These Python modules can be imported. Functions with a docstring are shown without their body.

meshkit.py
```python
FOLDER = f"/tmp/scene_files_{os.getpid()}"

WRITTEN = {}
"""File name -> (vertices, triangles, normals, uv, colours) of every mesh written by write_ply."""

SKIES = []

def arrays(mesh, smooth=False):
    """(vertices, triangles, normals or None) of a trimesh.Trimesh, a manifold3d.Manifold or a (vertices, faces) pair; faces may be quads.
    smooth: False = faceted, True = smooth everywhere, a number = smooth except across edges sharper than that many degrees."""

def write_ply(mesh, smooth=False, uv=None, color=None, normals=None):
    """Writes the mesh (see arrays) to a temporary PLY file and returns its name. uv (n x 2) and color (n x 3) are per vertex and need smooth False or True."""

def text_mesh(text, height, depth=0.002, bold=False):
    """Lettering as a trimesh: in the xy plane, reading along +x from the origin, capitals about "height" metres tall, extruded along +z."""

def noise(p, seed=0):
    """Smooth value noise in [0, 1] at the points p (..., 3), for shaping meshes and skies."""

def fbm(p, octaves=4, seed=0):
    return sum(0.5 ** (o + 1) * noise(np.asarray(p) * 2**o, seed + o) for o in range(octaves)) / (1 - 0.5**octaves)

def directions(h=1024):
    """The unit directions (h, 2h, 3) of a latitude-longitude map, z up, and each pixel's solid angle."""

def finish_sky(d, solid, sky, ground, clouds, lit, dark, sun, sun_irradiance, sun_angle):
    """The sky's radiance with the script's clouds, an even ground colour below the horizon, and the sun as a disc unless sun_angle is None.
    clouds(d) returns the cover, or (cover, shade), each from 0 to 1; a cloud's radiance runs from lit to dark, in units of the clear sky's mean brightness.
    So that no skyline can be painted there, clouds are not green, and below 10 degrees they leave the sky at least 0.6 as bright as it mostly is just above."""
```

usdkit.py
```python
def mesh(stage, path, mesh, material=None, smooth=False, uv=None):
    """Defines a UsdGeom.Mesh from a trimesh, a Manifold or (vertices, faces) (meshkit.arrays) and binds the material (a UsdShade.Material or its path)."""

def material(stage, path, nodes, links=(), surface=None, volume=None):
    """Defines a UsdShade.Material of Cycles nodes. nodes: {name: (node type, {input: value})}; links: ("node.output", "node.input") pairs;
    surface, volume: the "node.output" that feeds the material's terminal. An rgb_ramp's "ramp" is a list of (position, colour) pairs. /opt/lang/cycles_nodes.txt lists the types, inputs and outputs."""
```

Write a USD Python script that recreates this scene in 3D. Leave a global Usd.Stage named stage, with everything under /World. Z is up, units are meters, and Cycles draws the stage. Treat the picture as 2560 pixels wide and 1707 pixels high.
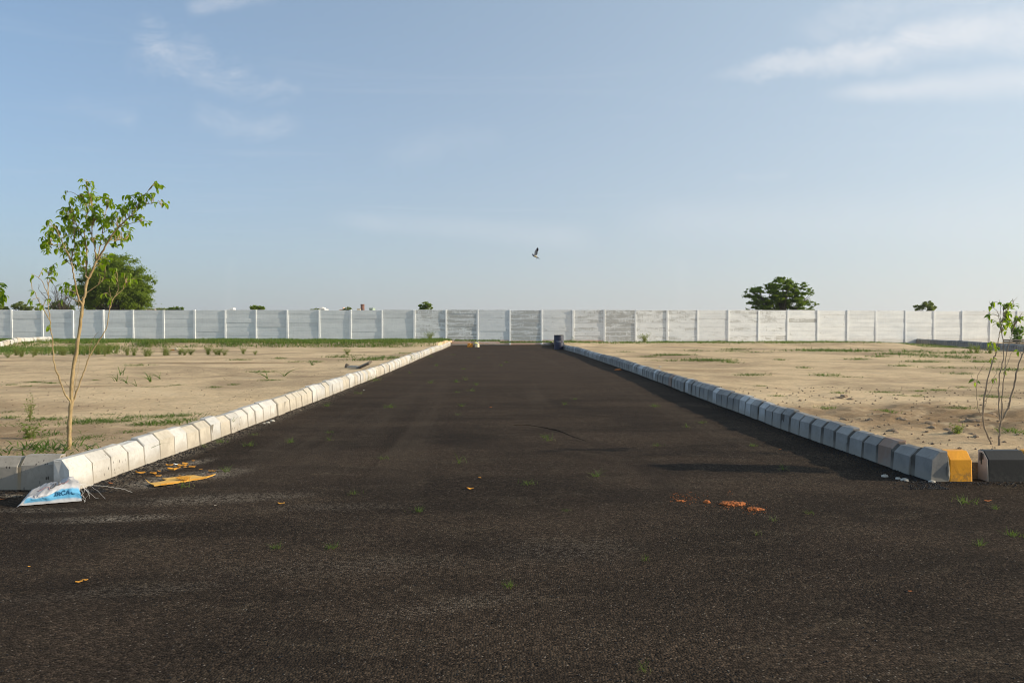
import math, random
import numpy as np, trimesh, usdkit, meshkit
import manifold3d as m3
from shapely.geometry import Polygon
from pxr import Usd, UsdGeom, UsdLux, UsdShade, Gf, Sdf, Vt

stage = Usd.Stage.CreateInMemory()
UsdGeom.SetStageUpAxis(stage, "Z")
UsdGeom.SetStageMetersPerUnit(stage, 1.0)
world = UsdGeom.Xform.Define(stage, "/World")
stage.SetDefaultPrim(world.GetPrim())
UsdGeom.Scope.Define(stage, "/World/Looks")

# ------------------------------------------------------------------ camera, sky, sun, exposure
EYE = 1.33                      # camera height above the road
F_PX = 1950.0                   # focal length in pixels of a 2560 wide picture
YAW, PITCH = -0.881, -1.249     # degrees
SUN_EL, SUN_AZ = math.radians(19.0), math.radians(96.5)   # azimuth from +y (north) towards +x
SKY_STRENGTH, SUN_INTENSITY, EXPOSURE = 0.125, 1.25, 0.30
SUN_COLOR = (1.0, 0.88, 0.70)
HAZE_DENSITY = 0.00016
AIR, DUST, OZONE = 0.7, 0.8, 1.5
SKY_TINT = (0.88, 1.20, 1.27)
LOBE_POW, VEIL_H = 2.0, 0.27
VEIL_LOW, VEIL_SUN, VEIL_BASE = 0.96, 0.92, 0.02
VEIL_THIN = (4.1, 5.0, 5.6)
VEIL_DIM, VEIL_BRIGHT = (2.62, 2.76, 2.98), (6.85, 6.6, 6.0)

cam = UsdGeom.Camera.Define(stage, "/World/Camera")
cam.CreateHorizontalApertureAttr(36.0)
cam.CreateVerticalApertureAttr(24.0)
cam.CreateFocalLengthAttr(36.0 * F_PX / 2560)
cam.CreateClippingRangeAttr(Gf.Vec2f(0.05, 20000))
cam.CreateExposureAttr(EXPOSURE)
cam.AddTranslateOp().Set(Gf.Vec3d(0, 0, EYE))
cam.AddRotateZOp().Set(YAW)
cam.AddRotateXOp().Set(90.0 + PITCH)


class Ref(str):
    pass


class Graph:
    """Collects Cycles nodes; inputs given as Ref become links."""
    def __init__(self):
        self.nodes, self.links = {}, []

    def add(self, kind, out=None, **inputs):
        name = f"n{len(self.nodes)}"
        plain = {}
        for k, v in inputs.items():
            if isinstance(v, Ref):
                self.links.append((str(v), f"{name}.{k}"))
            else:
                plain[k] = v
        self.nodes[name] = (kind, plain)
        return Ref(f"{name}.{out}") if out else name

    def math(self, op, a, b=0.0, c=0.0, clamp=False):
        return self.add("math", "value", math_type=op, value1=a, value2=b, value3=c, use_clamp=clamp)

    def vec(self, op, a, b=(0, 0, 0), out="vector", **k):
        return self.add("vector_math", out, math_type=op, vector1=a, vector2=b, **k)

    def mix(self, fac, a, b):
        return self.add("mix_color", "result", blend_type="mix", fac=fac, a=a, b=b)

    def mul(self, fac, a, b):
        return self.add("mix_color", "result", blend_type="multiply", fac=fac, a=a, b=b)

    def noise(self, vec, scale, detail=4, rough=0.55, dist=0.0, out="fac"):
        return self.add("noise_texture", out, vector=vec, scale=scale, detail=detail, roughness=rough, distortion=dist)

    def ramp(self, fac, stops):
        return self.add("rgb_ramp", "color", fac=fac, ramp=stops)

    def step(self, v, lo, hi):
        return self.add("map_range", "result", range_type="smoothstep", value=v, from_min=lo, from_max=hi, to_min=0.0, to_max=1.0, clamp=True)

    def pos(self):
        return self.add("geometry", "position")

    def scaled(self, vec, s, loc=(0, 0, 0), rot=(0, 0, 0)):
        return self.add("mapping", "vector", mapping_type="point", vector=vec, scale=s, location=loc, rotation=rot)

    def ramp1(self, fac, lo, hi):
        return self.step(fac, lo, hi)

    def material(self, name, surface, volume=None):
        return usdkit.material(stage, "/World/Looks/" + name, self.nodes, self.links, surface=surface, volume=volume)


# sky: physical sky, with thin cloud streaks mixed in by direction
g = Graph()
dome = UsdLux.DomeLight.Define(stage, "/World/sky")
sky = g.add("sky_texture", "color", sky_type="single_scattering", sun_disc=False, sun_elevation=SUN_EL, sun_rotation=SUN_AZ,
            altitude=0.0, air_density=AIR, aerosol_density=DUST, ozone_density=OZONE)
d = g.add("texture_coordinate", "generated")
sx = g.add("separate_xyz", None, vector=d)
dx, dy, dz = Ref(sx + ".x"), Ref(sx + ".y"), Ref(sx + ".z")
front = g.step(dy, 0.05, 0.3)
dys = g.math("maximum", dy, 0.05)
ca, cb = g.math("divide", dx, dys), g.math("divide", dz, dys)          # tangent of bearing and of height about north
cv = g.add("combine_xyz", "vector", x=ca, y=cb, z=0.0)
wob = g.math("subtract", g.noise(cv, 7.0, 7, 0.68), 0.5)
fine = g.noise(g.scaled(cv, (9, 22, 1), rot=(0, 0, -0.25)), 1.0, 9, 0.70, 0.9)


def streak(x0, y0, x1, y1, w0, w1, soft, amount, wobble=0.05, rag=0.5):
    """a cloud streak from (x0,y0) to (x1,y1) in bearing/height tangents, half widths w0 and w1"""
    L = math.hypot(x1 - x0, y1 - y0)
    ux, uy = (x1 - x0) / L, (y1 - y0) / L
    px, py = g.math("subtract", ca, x0), g.math("subtract", cb, y0)
    t = g.math("divide", g.math("add", g.math("multiply", px, ux), g.math("multiply", py, uy)), L)
    s = g.math("add", g.math("subtract", g.math("multiply", py, ux), g.math("multiply", px, uy)), g.math("multiply", wob, wobble))
    w = g.math("add", g.math("multiply", t, w1 - w0), w0)
    w = g.math("maximum", w, 0.002)
    r = g.math("divide", g.math("absolute", s), w)
    across = g.math("subtract", 1.0, g.step(r, 1.0 - soft, 1.0 + soft * 0.4))
    along = g.math("multiply", g.step(t, -0.02, 0.18), g.math("subtract", 1.0, g.step(t, 0.85, 1.05)))
    m = g.math("multiply", g.math("multiply", across, along), front)
    tex = g.math("add", g.math("multiply", g.step(fine, 0.30, 0.72), rag), 1.0 - rag)
    return g.math("multiply", g.math("multiply", m, tex), amount)


def T(px, py):
    return (px - 1250) / F_PX, (811 - py) / F_PX


cover = None
for (a, b, w0, w1, soft, am, wb, rag) in [
        (T(1760, 205), T(2900, 0), 0.006, 0.060, 1.0, 0.62, 0.075, 0.45),
        (T(2040, 238), T(2950, 175), 0.010, 0.036, 1.0, 0.46, 0.025, 0.25),
        (T(1950, 90), T(2900, -120), 0.02, 0.06, 1.0, 0.30, 0.10, 0.7),
        (T(330, 110), T(640, 205), 0.034, 0.016, 1.0, 0.36, 0.15, 1.0),
        (T(470, 190), T(760, 250), 0.018, 0.012, 1.0, 0.30, 0.09, 0.95),
        (T(160, 285), T(360, 300), 0.016, 0.014, 1.0, 0.20, 0.08, 0.95),
        (T(480, 280), T(760, 320), 0.024, 0.012, 1.0, 0.20, 0.09, 0.98),
        (T(470, 35), T(700, -15), 0.012, 0.02, 0.9, 0.30, 0.04, 0.9),
        (T(930, 400), T(1260, 340), 0.026, 0.018, 1.0, 0.13, 0.06, 0.9),
        (T(800, 545), T(1500, 600), 0.012, 0.022, 0.9, 0.16, 0.02, 0.4),
        (T(1830, 440), T(1980, 436), 0.007, 0.006, 1.0, 0.14, 0.03, 0.8),
        (T(1500, 560), T(2700, 540), 0.030, 0.050, 1.0, 0.14, 0.03, 0.3)]:
    s_ = streak(*a, *b, w0, w1, soft, am, wb, rag)
    cover = s_ if cover is None else g.math("maximum", cover, s_)
# faint cirrus over the whole sky
plane = g.vec("divide", d, g.add("combine_xyz", "vector", x=g.math("maximum", g.math("absolute", dz), 0.08), y=g.math("maximum", g.math("absolute", dz), 0.08), z=1.0))
cir = g.step(g.noise(g.scaled(plane, (0.5, 1.6, 0.0), rot=(0, 0, 0.4)), 1.3, 6, 0.62, 0.8), 0.5, 0.85)
cover = g.math("maximum", cover, g.math("multiply", cir, 0.10))
# thin dusty veil: thickest at the horizon all round, brightest towards the sun
sunv = (math.sin(SUN_AZ) * math.cos(SUN_EL), math.cos(SUN_AZ) * math.cos(SUN_EL), math.sin(SUN_EL))
cosun = g.vec("dot_product", d, sunv, out="value")
lobe = g.math("power", g.math("add", g.math("multiply", cosun, 0.5), 0.5), LOBE_POW)
low = g.math("power", 2.718, g.math("multiply", g.math("maximum", dz, 0.0), -1.0 / VEIL_H))
veil_col = g.mix(lobe, VEIL_DIM, VEIL_BRIGHT)
sky = g.mul(1.0, sky, SKY_TINT)
sky = g.mix(g.math("add", g.math("multiply", lobe, VEIL_SUN), VEIL_BASE, clamp=True), sky, VEIL_THIN)
sky = g.mix(g.math("multiply", low, VEIL_LOW), sky, veil_col)
cloud_col = g.mix(lobe, (5.2, 5.3, 5.5), (6.6, 6.5, 6.5))
skymix = g.mix(cover, sky, cloud_col)
bg = g.add("background_shader", "background", color=skymix, strength=SKY_STRENGTH)
dome_mat = g.material("sky_material", bg)
UsdShade.MaterialBindingAPI.Apply(dome.GetPrim()).Bind(dome_mat)
dome.CreateIntensityAttr(1.0)
dome.GetPrim().SetCustomDataByKey("kind", "structure")

sun = UsdLux.DistantLight.Define(stage, "/World/sun")
sun.CreateIntensityAttr(SUN_INTENSITY)
sun.CreateNormalizeAttr(True)
sun.CreateAngleAttr(0.6)
sun.CreateColorAttr(Gf.Vec3f(*SUN_COLOR))
sun.AddRotateZOp().Set(-math.degrees(SUN_AZ))
sun.AddRotateXOp().Set(math.degrees(SUN_EL) - 90.0)

# ------------------------------------------------------------------ helpers
RNG = np.random.default_rng(7)
used = {}


def numbered(parent, name):
    k = (parent, name)
    n = used.get(k, 0)
    used[k] = n + 1
    return f"{parent}/{name}" if n == 0 else f"{parent}/{name}_{n:03d}"


def tag(prim, label=None, cat=None, group=None, kind=None):
    prim = prim.GetPrim() if hasattr(prim, "GetPrim") else prim
    for k, v in (("label", label), ("category", cat), ("group", group), ("kind", kind)):
        if v:
            prim.SetCustomDataByKey(k, v)
    return prim


def thing(name, label, cat, loc=(0, 0, 0), rz=0.0, group=None, kind=None):
    x = UsdGeom.Xform.Define(stage, numbered("/World", name))
    x.AddTranslateOp().Set(Gf.Vec3d(*map(float, loc)))
    if rz:
        x.AddRotateZOp().Set(float(rz))
    return tag(x, label, cat, group, kind)


def obj(name, mesh, mat, parent=None, smooth=False, **tags):
    path = numbered(str(parent.GetPath()) if parent is not None else "/World", name)
    if isinstance(mesh, list):
        mesh = trimesh.util.concatenate(mesh)
    m = usdkit.mesh(stage, path, mesh, mat, smooth=smooth)
    if tags:
        tag(m, **tags)
    return m.GetPrim()


def copy_of(proto, name, loc, rz, scale, label, cat, group):
    x = UsdGeom.Xform.Define(stage, numbered("/World", name))
    x.AddTranslateOp().Set(Gf.Vec3d(*map(float, loc)))
    x.AddRotateZOp().Set(float(rz))
    x.AddScaleOp().Set(Gf.Vec3f(float(scale), float(scale), float(scale)))
    x.GetPrim().GetReferences().AddInternalReference(proto.GetPath())
    x.GetPrim().SetInstanceable(True)
    return tag(x, label, cat, group)


def color_attr(prim, cols, name="tint"):
    UsdGeom.PrimvarsAPI(prim).CreatePrimvar(name, Sdf.ValueTypeNames.Color3fArray, "vertex").Set(Vt.Vec3fArray.FromNumpy(np.asarray(cols, np.float32)))


cy, sy_ = math.cos(math.radians(YAW)), math.sin(math.radians(YAW))
cp, sp = math.cos(math.radians(90 + PITCH)), math.sin(math.radians(90 + PITCH))
ROT = np.array([[cy, -sy_, 0], [sy_, cy, 0], [0, 0, 1]]) @ np.array([[1, 0, 0], [0, cp, -sp], [0, sp, cp]])


def ray(px, py):
    return ROT @ np.array([(px - 1280) / F_PX, -(py - 853.5) / F_PX, -1.0])


def at_depth(px, py, y):
    r = ray(px, py)
    return np.array([0, 0, EYE]) + r * (y / r[1])


def smoothstep(a, b, x):
    t = np.clip((np.asarray(x, float) - a) / (b - a), 0, 1)
    return t * t * (3 - 2 * t)


def fbm2(x, y, s, oct=4, seed=0):
    x, y = np.broadcast_arrays(np.asarray(x, float), np.asarray(y, float))
    return meshkit.fbm(np.stack([x * s, y * s, np.zeros_like(x) + 0.37], -1), oct, seed) - 0.5


LEFT_PATH = np.array([(-3.40, 6.2), (-3.29, 9), (-3.18, 13.3), (-3.09, 22), (-3.12, 35), (-3.22, 51)])
RIGHT_PATH = np.array([(3.62, 6.5), (3.57, 9.4), (3.61, 14.25), (3.69, 21), (3.60, 31), (3.50, 42), (3.48, 44.6)])


def left_x(y):
    return np.interp(y, LEFT_PATH[:, 1], LEFT_PATH[:, 0])


def right_x(y):
    return np.interp(y, RIGHT_PATH[:, 1], RIGHT_PATH[:, 0])


def road_z(x, y):
    z = 0.012 * fbm2(x, y, 0.45, 3, 3) * 2 + 0.006 * fbm2(x, y, 2.3, 3, 5)
    return z - 0.05 * smoothstep(34, 46, y)


def plot_z(x, y):
    x, y = np.asarray(x, float), np.asarray(y, float)
    right = x > 0
    z = 0.115 + 0.055 * fbm2(x, y, 0.16, 3, 11) + 0.014 * fbm2(x, y, 1.1, 3, 12)
    z = z + np.where(right, 0.0, 0.02) + 0.03 * smoothstep(2.0, 0.0, np.abs(np.where(right, x - 3.75, x + 3.45)))
    # churned earth behind the right kerb
    ch = np.exp(-((x - 6.2) / 2.6) ** 2 - ((y - 10.2) / 2.8) ** 2) * right
    z = z + ch * (0.26 * fbm2(x, y, 2.4, 5, 21) + 0.03)
    # wheel ruts on the right plot
    z = z - right * 0.011 * smoothstep(8, 12, y) * np.maximum(0, np.sin((x * 0.55 + y * 0.30) * 5.2)) * smoothstep(0.0, 0.18, fbm2(x, y, 0.12, 2, 33) + 0.06)
    # bank before the wall
    edge = 1.6 * fbm2(x, y, 0.35, 3, 14)
    foot = np.where(right, 42.5, 40.5) + edge
    bank = smoothstep(0, 1.6, y - foot) * (np.where(right, 0.14, 0.20) + 0.16 * fbm2(x, y, 0.9, 4, 15))
    fall = smoothstep(45.5, 54, y)
    z = z + bank * (1 - 0.4 * fall) - np.where(right, 0.10, 0.04) * fall
    # low ground before the far kerbs
    k_ = smoothstep(22.5, 25.0, x) * smoothstep(33, 37, y)
    z = z * (1 - k_) + (-0.03 - 0.10 * smoothstep(0.9, 0.2, np.abs(x - np.interp(y, [36, 39, 44, 50, 57], [25.8, 26.6, 28.0, 29.4, 30.6]) + 0.7))) * k_
    return z


def ground(px, py):
    """point of the ground seen at this place of the picture"""
    r = ray(px, py)
    h = 0.0
    for _ in range(8):
        t = (h - EYE) / r[2]
        x, y = r[0] * t, r[1] * t
        on_road = (y < 6.25) or (left_x(y) - 0.02 < x < right_x(y) + 0.02)
        h = float(road_z(x, y)) + 0.004 if on_road else float(plot_z(x, y))
    return np.array([x, y, h])


def tube(pts, radii, sides=6, caps=True):
    pts, n = np.asarray(pts, float), len(pts)
    radii = np.broadcast_to(np.asarray(radii, float), n)
    tang = np.gradient(pts, axis=0)
    tang /= np.maximum(np.linalg.norm(tang, axis=1, keepdims=True), 1e-9)
    up = np.array([0, 0, 1.0]) if abs(tang[0][2]) < 0.9 else np.array([1.0, 0, 0])
    v, f = [], []
    u = np.cross(tang[0], up)
    u /= np.linalg.norm(u)
    ang = np.arange(sides) / sides * 2 * np.pi
    for i in range(n):
        u = u - tang[i] * (u @ tang[i])
        u /= max(np.linalg.norm(u), 1e-9)
        w = np.cross(tang[i], u)
        v.append(pts[i] + radii[i] * (np.cos(ang)[:, None] * u + np.sin(ang)[:, None] * w))
    v = np.vstack(v)
    for i in range(n - 1):
        for k in range(sides):
            a, b = i * sides + k, i * sides + (k + 1) % sides
            f += [(a, b, b + sides), (a, b + sides, a + sides)]
    if caps:
        m = len(v)
        v = np.vstack([v, pts[0], pts[-1]])
        for k in range(sides):
            f.append((m, (k + 1) % sides, k))
            f.append((m + 1, (n - 1) * sides + k, (n - 1) * sides + (k + 1) % sides))
    return trimesh.Trimesh(v, np.array(f), process=False)


def smooth_line(pts, n):
    """Catmull-Rom through the points"""
    p = np.asarray(pts, float)
    if len(p) < 3:
        t = np.linspace(0, 1, n)[:, None]
        return p[0] * (1 - t) + p[-1] * t
    q = np.vstack([2 * p[0] - p[1], p, 2 * p[-1] - p[-2]])
    out = []
    for s in np.linspace(0, len(p) - 1 - 1e-6, n):
        i, t = int(s), s - int(s)
        a, b, c, e = q[i:i + 4]
        out.append(0.5 * (2 * b + (c - a) * t + (2 * a - 5 * b + 4 * c - e) * t * t + (3 * b - a - 3 * c + e) * t ** 3))
    return np.array(out)


def box(cx, cyy, cz, lx, ly, lz, chamfer=0.0):
    if chamfer <= 0:
        b = trimesh.creation.box([lx, ly, lz])
        b.apply_translation([cx, cyy, cz])
        return b
    pts = []
    for sx_ in (-1, 1):
        for s2 in (-1, 1):
            for s3 in (-1, 1):
                c = chamfer
                for (a, b, e) in ((c, 0, 0), (0, c, 0), (0, 0, c)):
                    # three corner points, each pulled in along two axes
                    pts.append((cx + sx_ * (lx / 2 - (c - a if a == 0 else 0)), cyy + s2 * (ly / 2 - (c if b == 0 else 0)), cz + s3 * (lz / 2 - (c if e == 0 else 0))))
    return trimesh.convex.convex_hull(np.array(pts))


def rough_lump(rx, ry, rz, seed, sub=2, amp=0.35):
    m = trimesh.creation.icosphere(sub)
    v = m.vertices
    n = meshkit.fbm(v * 1.7 + seed * 3.1, 3, seed) - 0.5
    v = v * (1 + amp * 2 * n)[:, None]
    m.vertices = v * [rx, ry, rz]
    return m


def grid_mesh(X, Y, Z):
    r, c = X.shape
    v = np.stack([X, Y, Z], -1).reshape(-1, 3)
    i = np.arange((r - 1) * c).reshape(r - 1, c)[:, :-1].ravel()
    f = np.vstack([np.stack([i, i + 1, i + c + 1], 1), np.stack([i, i + c + 1, i + c], 1)])
    return trimesh.Trimesh(v, f, process=False)


def principled(g, name, color, rough=0.8, normal=None, spec=0.3, **k):
    if normal is not None:
        k["normal"] = normal
    return g.material(name, g.add("principled_bsdf", "BSDF", base_color=color, roughness=rough, specular_ior_level=spec, **k))


def bump(g, height, strength, dist):
    return g.add("bump", "normal", height=height, strength=strength, distance=dist)


# ------------------------------------------------------------------ materials
M = {}

# asphalt: black binder with brown dust, pale stone chips, dusty streaks
g = Graph()
P = g.pos()
chips = g.add("voronoi_texture", None, vector=P, feature="f1", scale=95.0, randomness=1.0)
chipcol = Ref(chips + ".color")
chr_ = g.add("separate_color", "r", color_type="rgb", color=chipcol)
chg = g.add("separate_color", "g", color_type="rgb", color=chipcol)
big = g.noise(g.scaled(P, (0.35, 0.9, 1)), 1.0, 5, 0.6, 0.4)
mid = g.noise(g.scaled(P, (1.0, 2.6, 1)), 1.6, 5, 0.65, 0.5)
base = g.mix(g.step(big, 0.36, 0.66), (0.028, 0.0215, 0.0165), (0.054, 0.0405, 0.030))
base = g.mix(g.math("multiply", g.step(mid, 0.50, 0.75), 0.7), base, (0.066, 0.053, 0.039))
base = g.mul(1.0, base, g.ramp(chr_, [(0, (0.30, 0.30, 0.30)), (0.6, (0.85, 0.85, 0.85)), (0.85, (1.35, 1.33, 1.30)), (1, (1.9, 1.85, 1.8))]))
pale = g.math("multiply", g.step(chg, 0.972, 0.990), g.step(Ref(chips + ".distance"), 0.55, 0.25))
base = g.mix(g.math("multiply", pale, 0.55), base, (0.30, 0.27, 0.235))
# light cement dust near the left kerb corner and down the road sides
sp_ = g.add("separate_xyz", None, vector=P)
X_, Y_ = Ref(sp_ + ".x"), Ref(sp_ + ".y")


def blob(cx, cyy, rx, ry, rot=0.0):
    q = g.scaled(P, (1 / rx, 1 / ry, 0), loc=(0, 0, 0))
    c, s = math.cos(rot), math.sin(rot)
    ux = g.math("subtract", X_, cx)
    uy = g.math("subtract", Y_, cyy)
    a = g.math("divide", g.math("add", g.math("multiply", ux, c), g.math("multiply", uy, s)), rx)
    b = g.math("divide", g.math("subtract", g.math("multiply", uy, c), g.math("multiply", ux, s)), ry)
    rr = g.math("sqrt", g.math("add", g.math("multiply", a, a), g.math("multiply", b, b)))
    return g.math("subtract", 1.0, g.step(rr, 0.25, 1.1))


dust = None
for (cx, cyy, rx, ry, rot, am) in [(-2.72, 5.35, 0.62, 0.13, 0.15, 0.7), (-2.2, 5.95, 0.9, 0.22, 0.2, 0.45), (-2.75, 6.75, 0.75, 0.33, 0.8, 1.0), (-3.0, 7.4, 0.5, 0.16, 1.2, 0.9),
                                    (-3.3, 5.6, 0.5, 0.1, 0, 0.6), (-1.2, 5.7, 0.8, 0.15, 0.1, 0.14), (-0.2, 3.7, 0.55, 0.13, 0.45, 0.14),
                                    (-1.9, 3.9, 0.7, 0.12, 0.2, 0.14), (0.4, 4.6, 0.6, 0.35, 0.2, 0.12), (-3.9, 6.1, 0.6, 0.08, 0, 1.0), (-0.8, 4.3, 0.9, 0.25, 0.1, 0.10)]:
    b_ = g.math("multiply", blob(cx, cyy, rx, ry, rot), am)
    dust = b_ if dust is None else g.math("maximum", dust, b_)
kx = g.math("subtract", g.add("separate_color", "r", color=g.ramp(g.math("divide", Y_, 52.0), [(0.118, (0.10,) * 3), (0.173, (0.21,) * 3), (0.256, (0.32,) * 3), (0.42, (0.41,) * 3), (0.67, (0.38,) * 3), (1.0, (0.28,) * 3)])), 3.5)
foot = g.math("subtract", 1.0, g.step(g.math("subtract", X_, kx), 0.03, 0.30))
dust = g.math("maximum", dust, g.math("multiply", g.math("multiply", foot, g.step(Y_, 6.2, 6.6)), 0.75))
dn = g.step(g.math("add", g.math("multiply", g.noise(g.scaled(P, (1, 2.0, 1)), 4.0, 8, 0.75, 1.0), 0.65), g.math("multiply", chr_, 0.35)), 0.42, 0.66)
base = g.mix(g.math("multiply", dust, dn), base, (0.30, 0.268, 0.225))
# wheel and roller tracks along the road, worn matt patches
trk = g.noise(g.scaled(P, (1.15, 0.05, 1), loc=(0.3, 0, 0)), 1.0, 4, 0.6, 0.3)
pat = g.noise(g.scaled(P, (0.55, 0.30, 1), loc=(5, 3, 0)), 1.0, 6, 0.7, 0.8)
base = g.mix(g.math("multiply", g.math("multiply", g.step(trk, 0.50, 0.66), g.step(Y_, 5.0, 9.0)), 0.40), base, (0.075, 0.060, 0.046))
base = g.mix(g.math("multiply", g.step(pat, 0.52, 0.66), 0.55), base, (0.020, 0.0158, 0.0130))
# far part of the road looks browner
base = g.mix(g.math("multiply", g.step(Y_, 8.0, 24.0), 0.65), base, (0.060, 0.0455, 0.0350))
hgt = g.math("add", g.math("multiply", chr_, 0.7), g.math("multiply", g.math("subtract", 1.0, Ref(chips + ".distance")), 0.8))
base = g.mix(0.06, base, (0.075, 0.066, 0.057))
base = g.mul(1.0, base, (1.09, 1.03, 0.96))
nrm = bump(g, hgt, 0.65, 0.008)
M["asphalt"] = principled(g, "asphalt", base, 0.85, nrm, spec=0.03)

# loose black stones
g = Graph()
rnd = g.add("geometry", "random_per_island")
M["road_stone"] = principled(g, "road_stone", g.ramp(rnd, [(0, (0.012, 0.011, 0.011)), (0.7, (0.045, 0.040, 0.036)), (0.9, (0.09, 0.08, 0.07)), (1, (0.24, 0.22, 0.20))]), 0.7, spec=0.3)

# dry sandy soil
g = Graph()
P = g.pos()
n1 = g.noise(g.scaled(P, (0.26, 0.26, 1)), 1.0, 7, 0.68, 0.6)
n2 = g.noise(P, 2.2, 6, 0.66, 0.3)
n3 = g.noise(P, 14.0, 5, 0.7)
n4 = g.noise(g.scaled(P, (0.5, 1.9, 1), loc=(7.3, 2.1, 0)), 0.9, 5, 0.6, 0.8)
c = g.ramp(n1, [(0.30, (0.270, 0.195, 0.120)), (0.42, (0.430, 0.330, 0.212)), (0.54, (0.610, 0.470, 0.300)), (0.68, (0.650, 0.515, 0.340)), (0.80, (0.54, 0.425, 0.285))])
c = g.mix(g.math("multiply", g.step(n2, 0.50, 0.78), 0.45), c, (0.30, 0.222, 0.148))
c = g.mix(g.math("multiply", g.step(n4, 0.58, 0.74), 0.45), c, (0.40, 0.335, 0.262))
sp_ = g.add("separate_xyz", None, vector=P)
X_, Y_ = Ref(sp_ + ".x"), Ref(sp_ + ".y")
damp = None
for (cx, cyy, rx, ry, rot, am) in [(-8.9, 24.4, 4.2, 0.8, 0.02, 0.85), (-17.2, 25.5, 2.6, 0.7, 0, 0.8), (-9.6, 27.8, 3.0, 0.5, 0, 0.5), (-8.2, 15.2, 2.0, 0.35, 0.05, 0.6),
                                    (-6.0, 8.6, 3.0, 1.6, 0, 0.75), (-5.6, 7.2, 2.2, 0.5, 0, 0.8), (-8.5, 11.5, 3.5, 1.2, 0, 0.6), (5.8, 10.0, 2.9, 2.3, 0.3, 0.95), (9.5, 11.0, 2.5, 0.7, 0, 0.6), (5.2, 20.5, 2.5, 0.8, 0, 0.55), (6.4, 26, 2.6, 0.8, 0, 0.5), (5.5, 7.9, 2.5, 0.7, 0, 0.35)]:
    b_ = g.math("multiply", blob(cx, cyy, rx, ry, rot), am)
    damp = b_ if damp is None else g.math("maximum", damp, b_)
n5 = g.noise(P, 0.75, 7, 0.72, 0.7)
c = g.mix(g.math("multiply", g.step(n5, 0.50, 0.66), 0.55), c, (0.330, 0.240, 0.155))
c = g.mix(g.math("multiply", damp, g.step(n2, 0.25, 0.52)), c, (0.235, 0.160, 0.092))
c = g.mul(1.0, c, g.ramp(n3, [(0.25, (0.76, 0.71, 0.65)), (0.5, (1.02, 0.975, 0.91)), (0.75, (1.12, 1.07, 1.0))]))
hb = g.math("add", g.math("multiply", n2, 0.7), g.math("multiply", g.noise(P, 22.0, 6, 0.75), 0.5))
dent = g.add("voronoi_texture", "distance", vector=P, feature="smooth_f1", scale=3.2, smoothness=0.4)
hb = g.math("add", hb, g.math("multiply", g.math("multiply", g.step(dent, 0.05, 0.32), g.step(g.noise(P, 0.5, 3, 0.6), 0.45, 0.6)), 0.35))
nrm = bump(g, hb, 0.85, 0.075)
M["sand"] = principled(g, "sandy_soil", c, 0.95, nrm, spec=0.12)

# far open land, dry grass and earth
g = Graph()
P = g.pos()
n1 = g.noise(P, 0.05, 6, 0.6)
M["land"] = principled(g, "open_land", g.ramp(n1, [(0.3, (0.16, 0.15, 0.07)), (0.6, (0.30, 0.25, 0.16))]), 0.95, spec=0.1)


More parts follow.
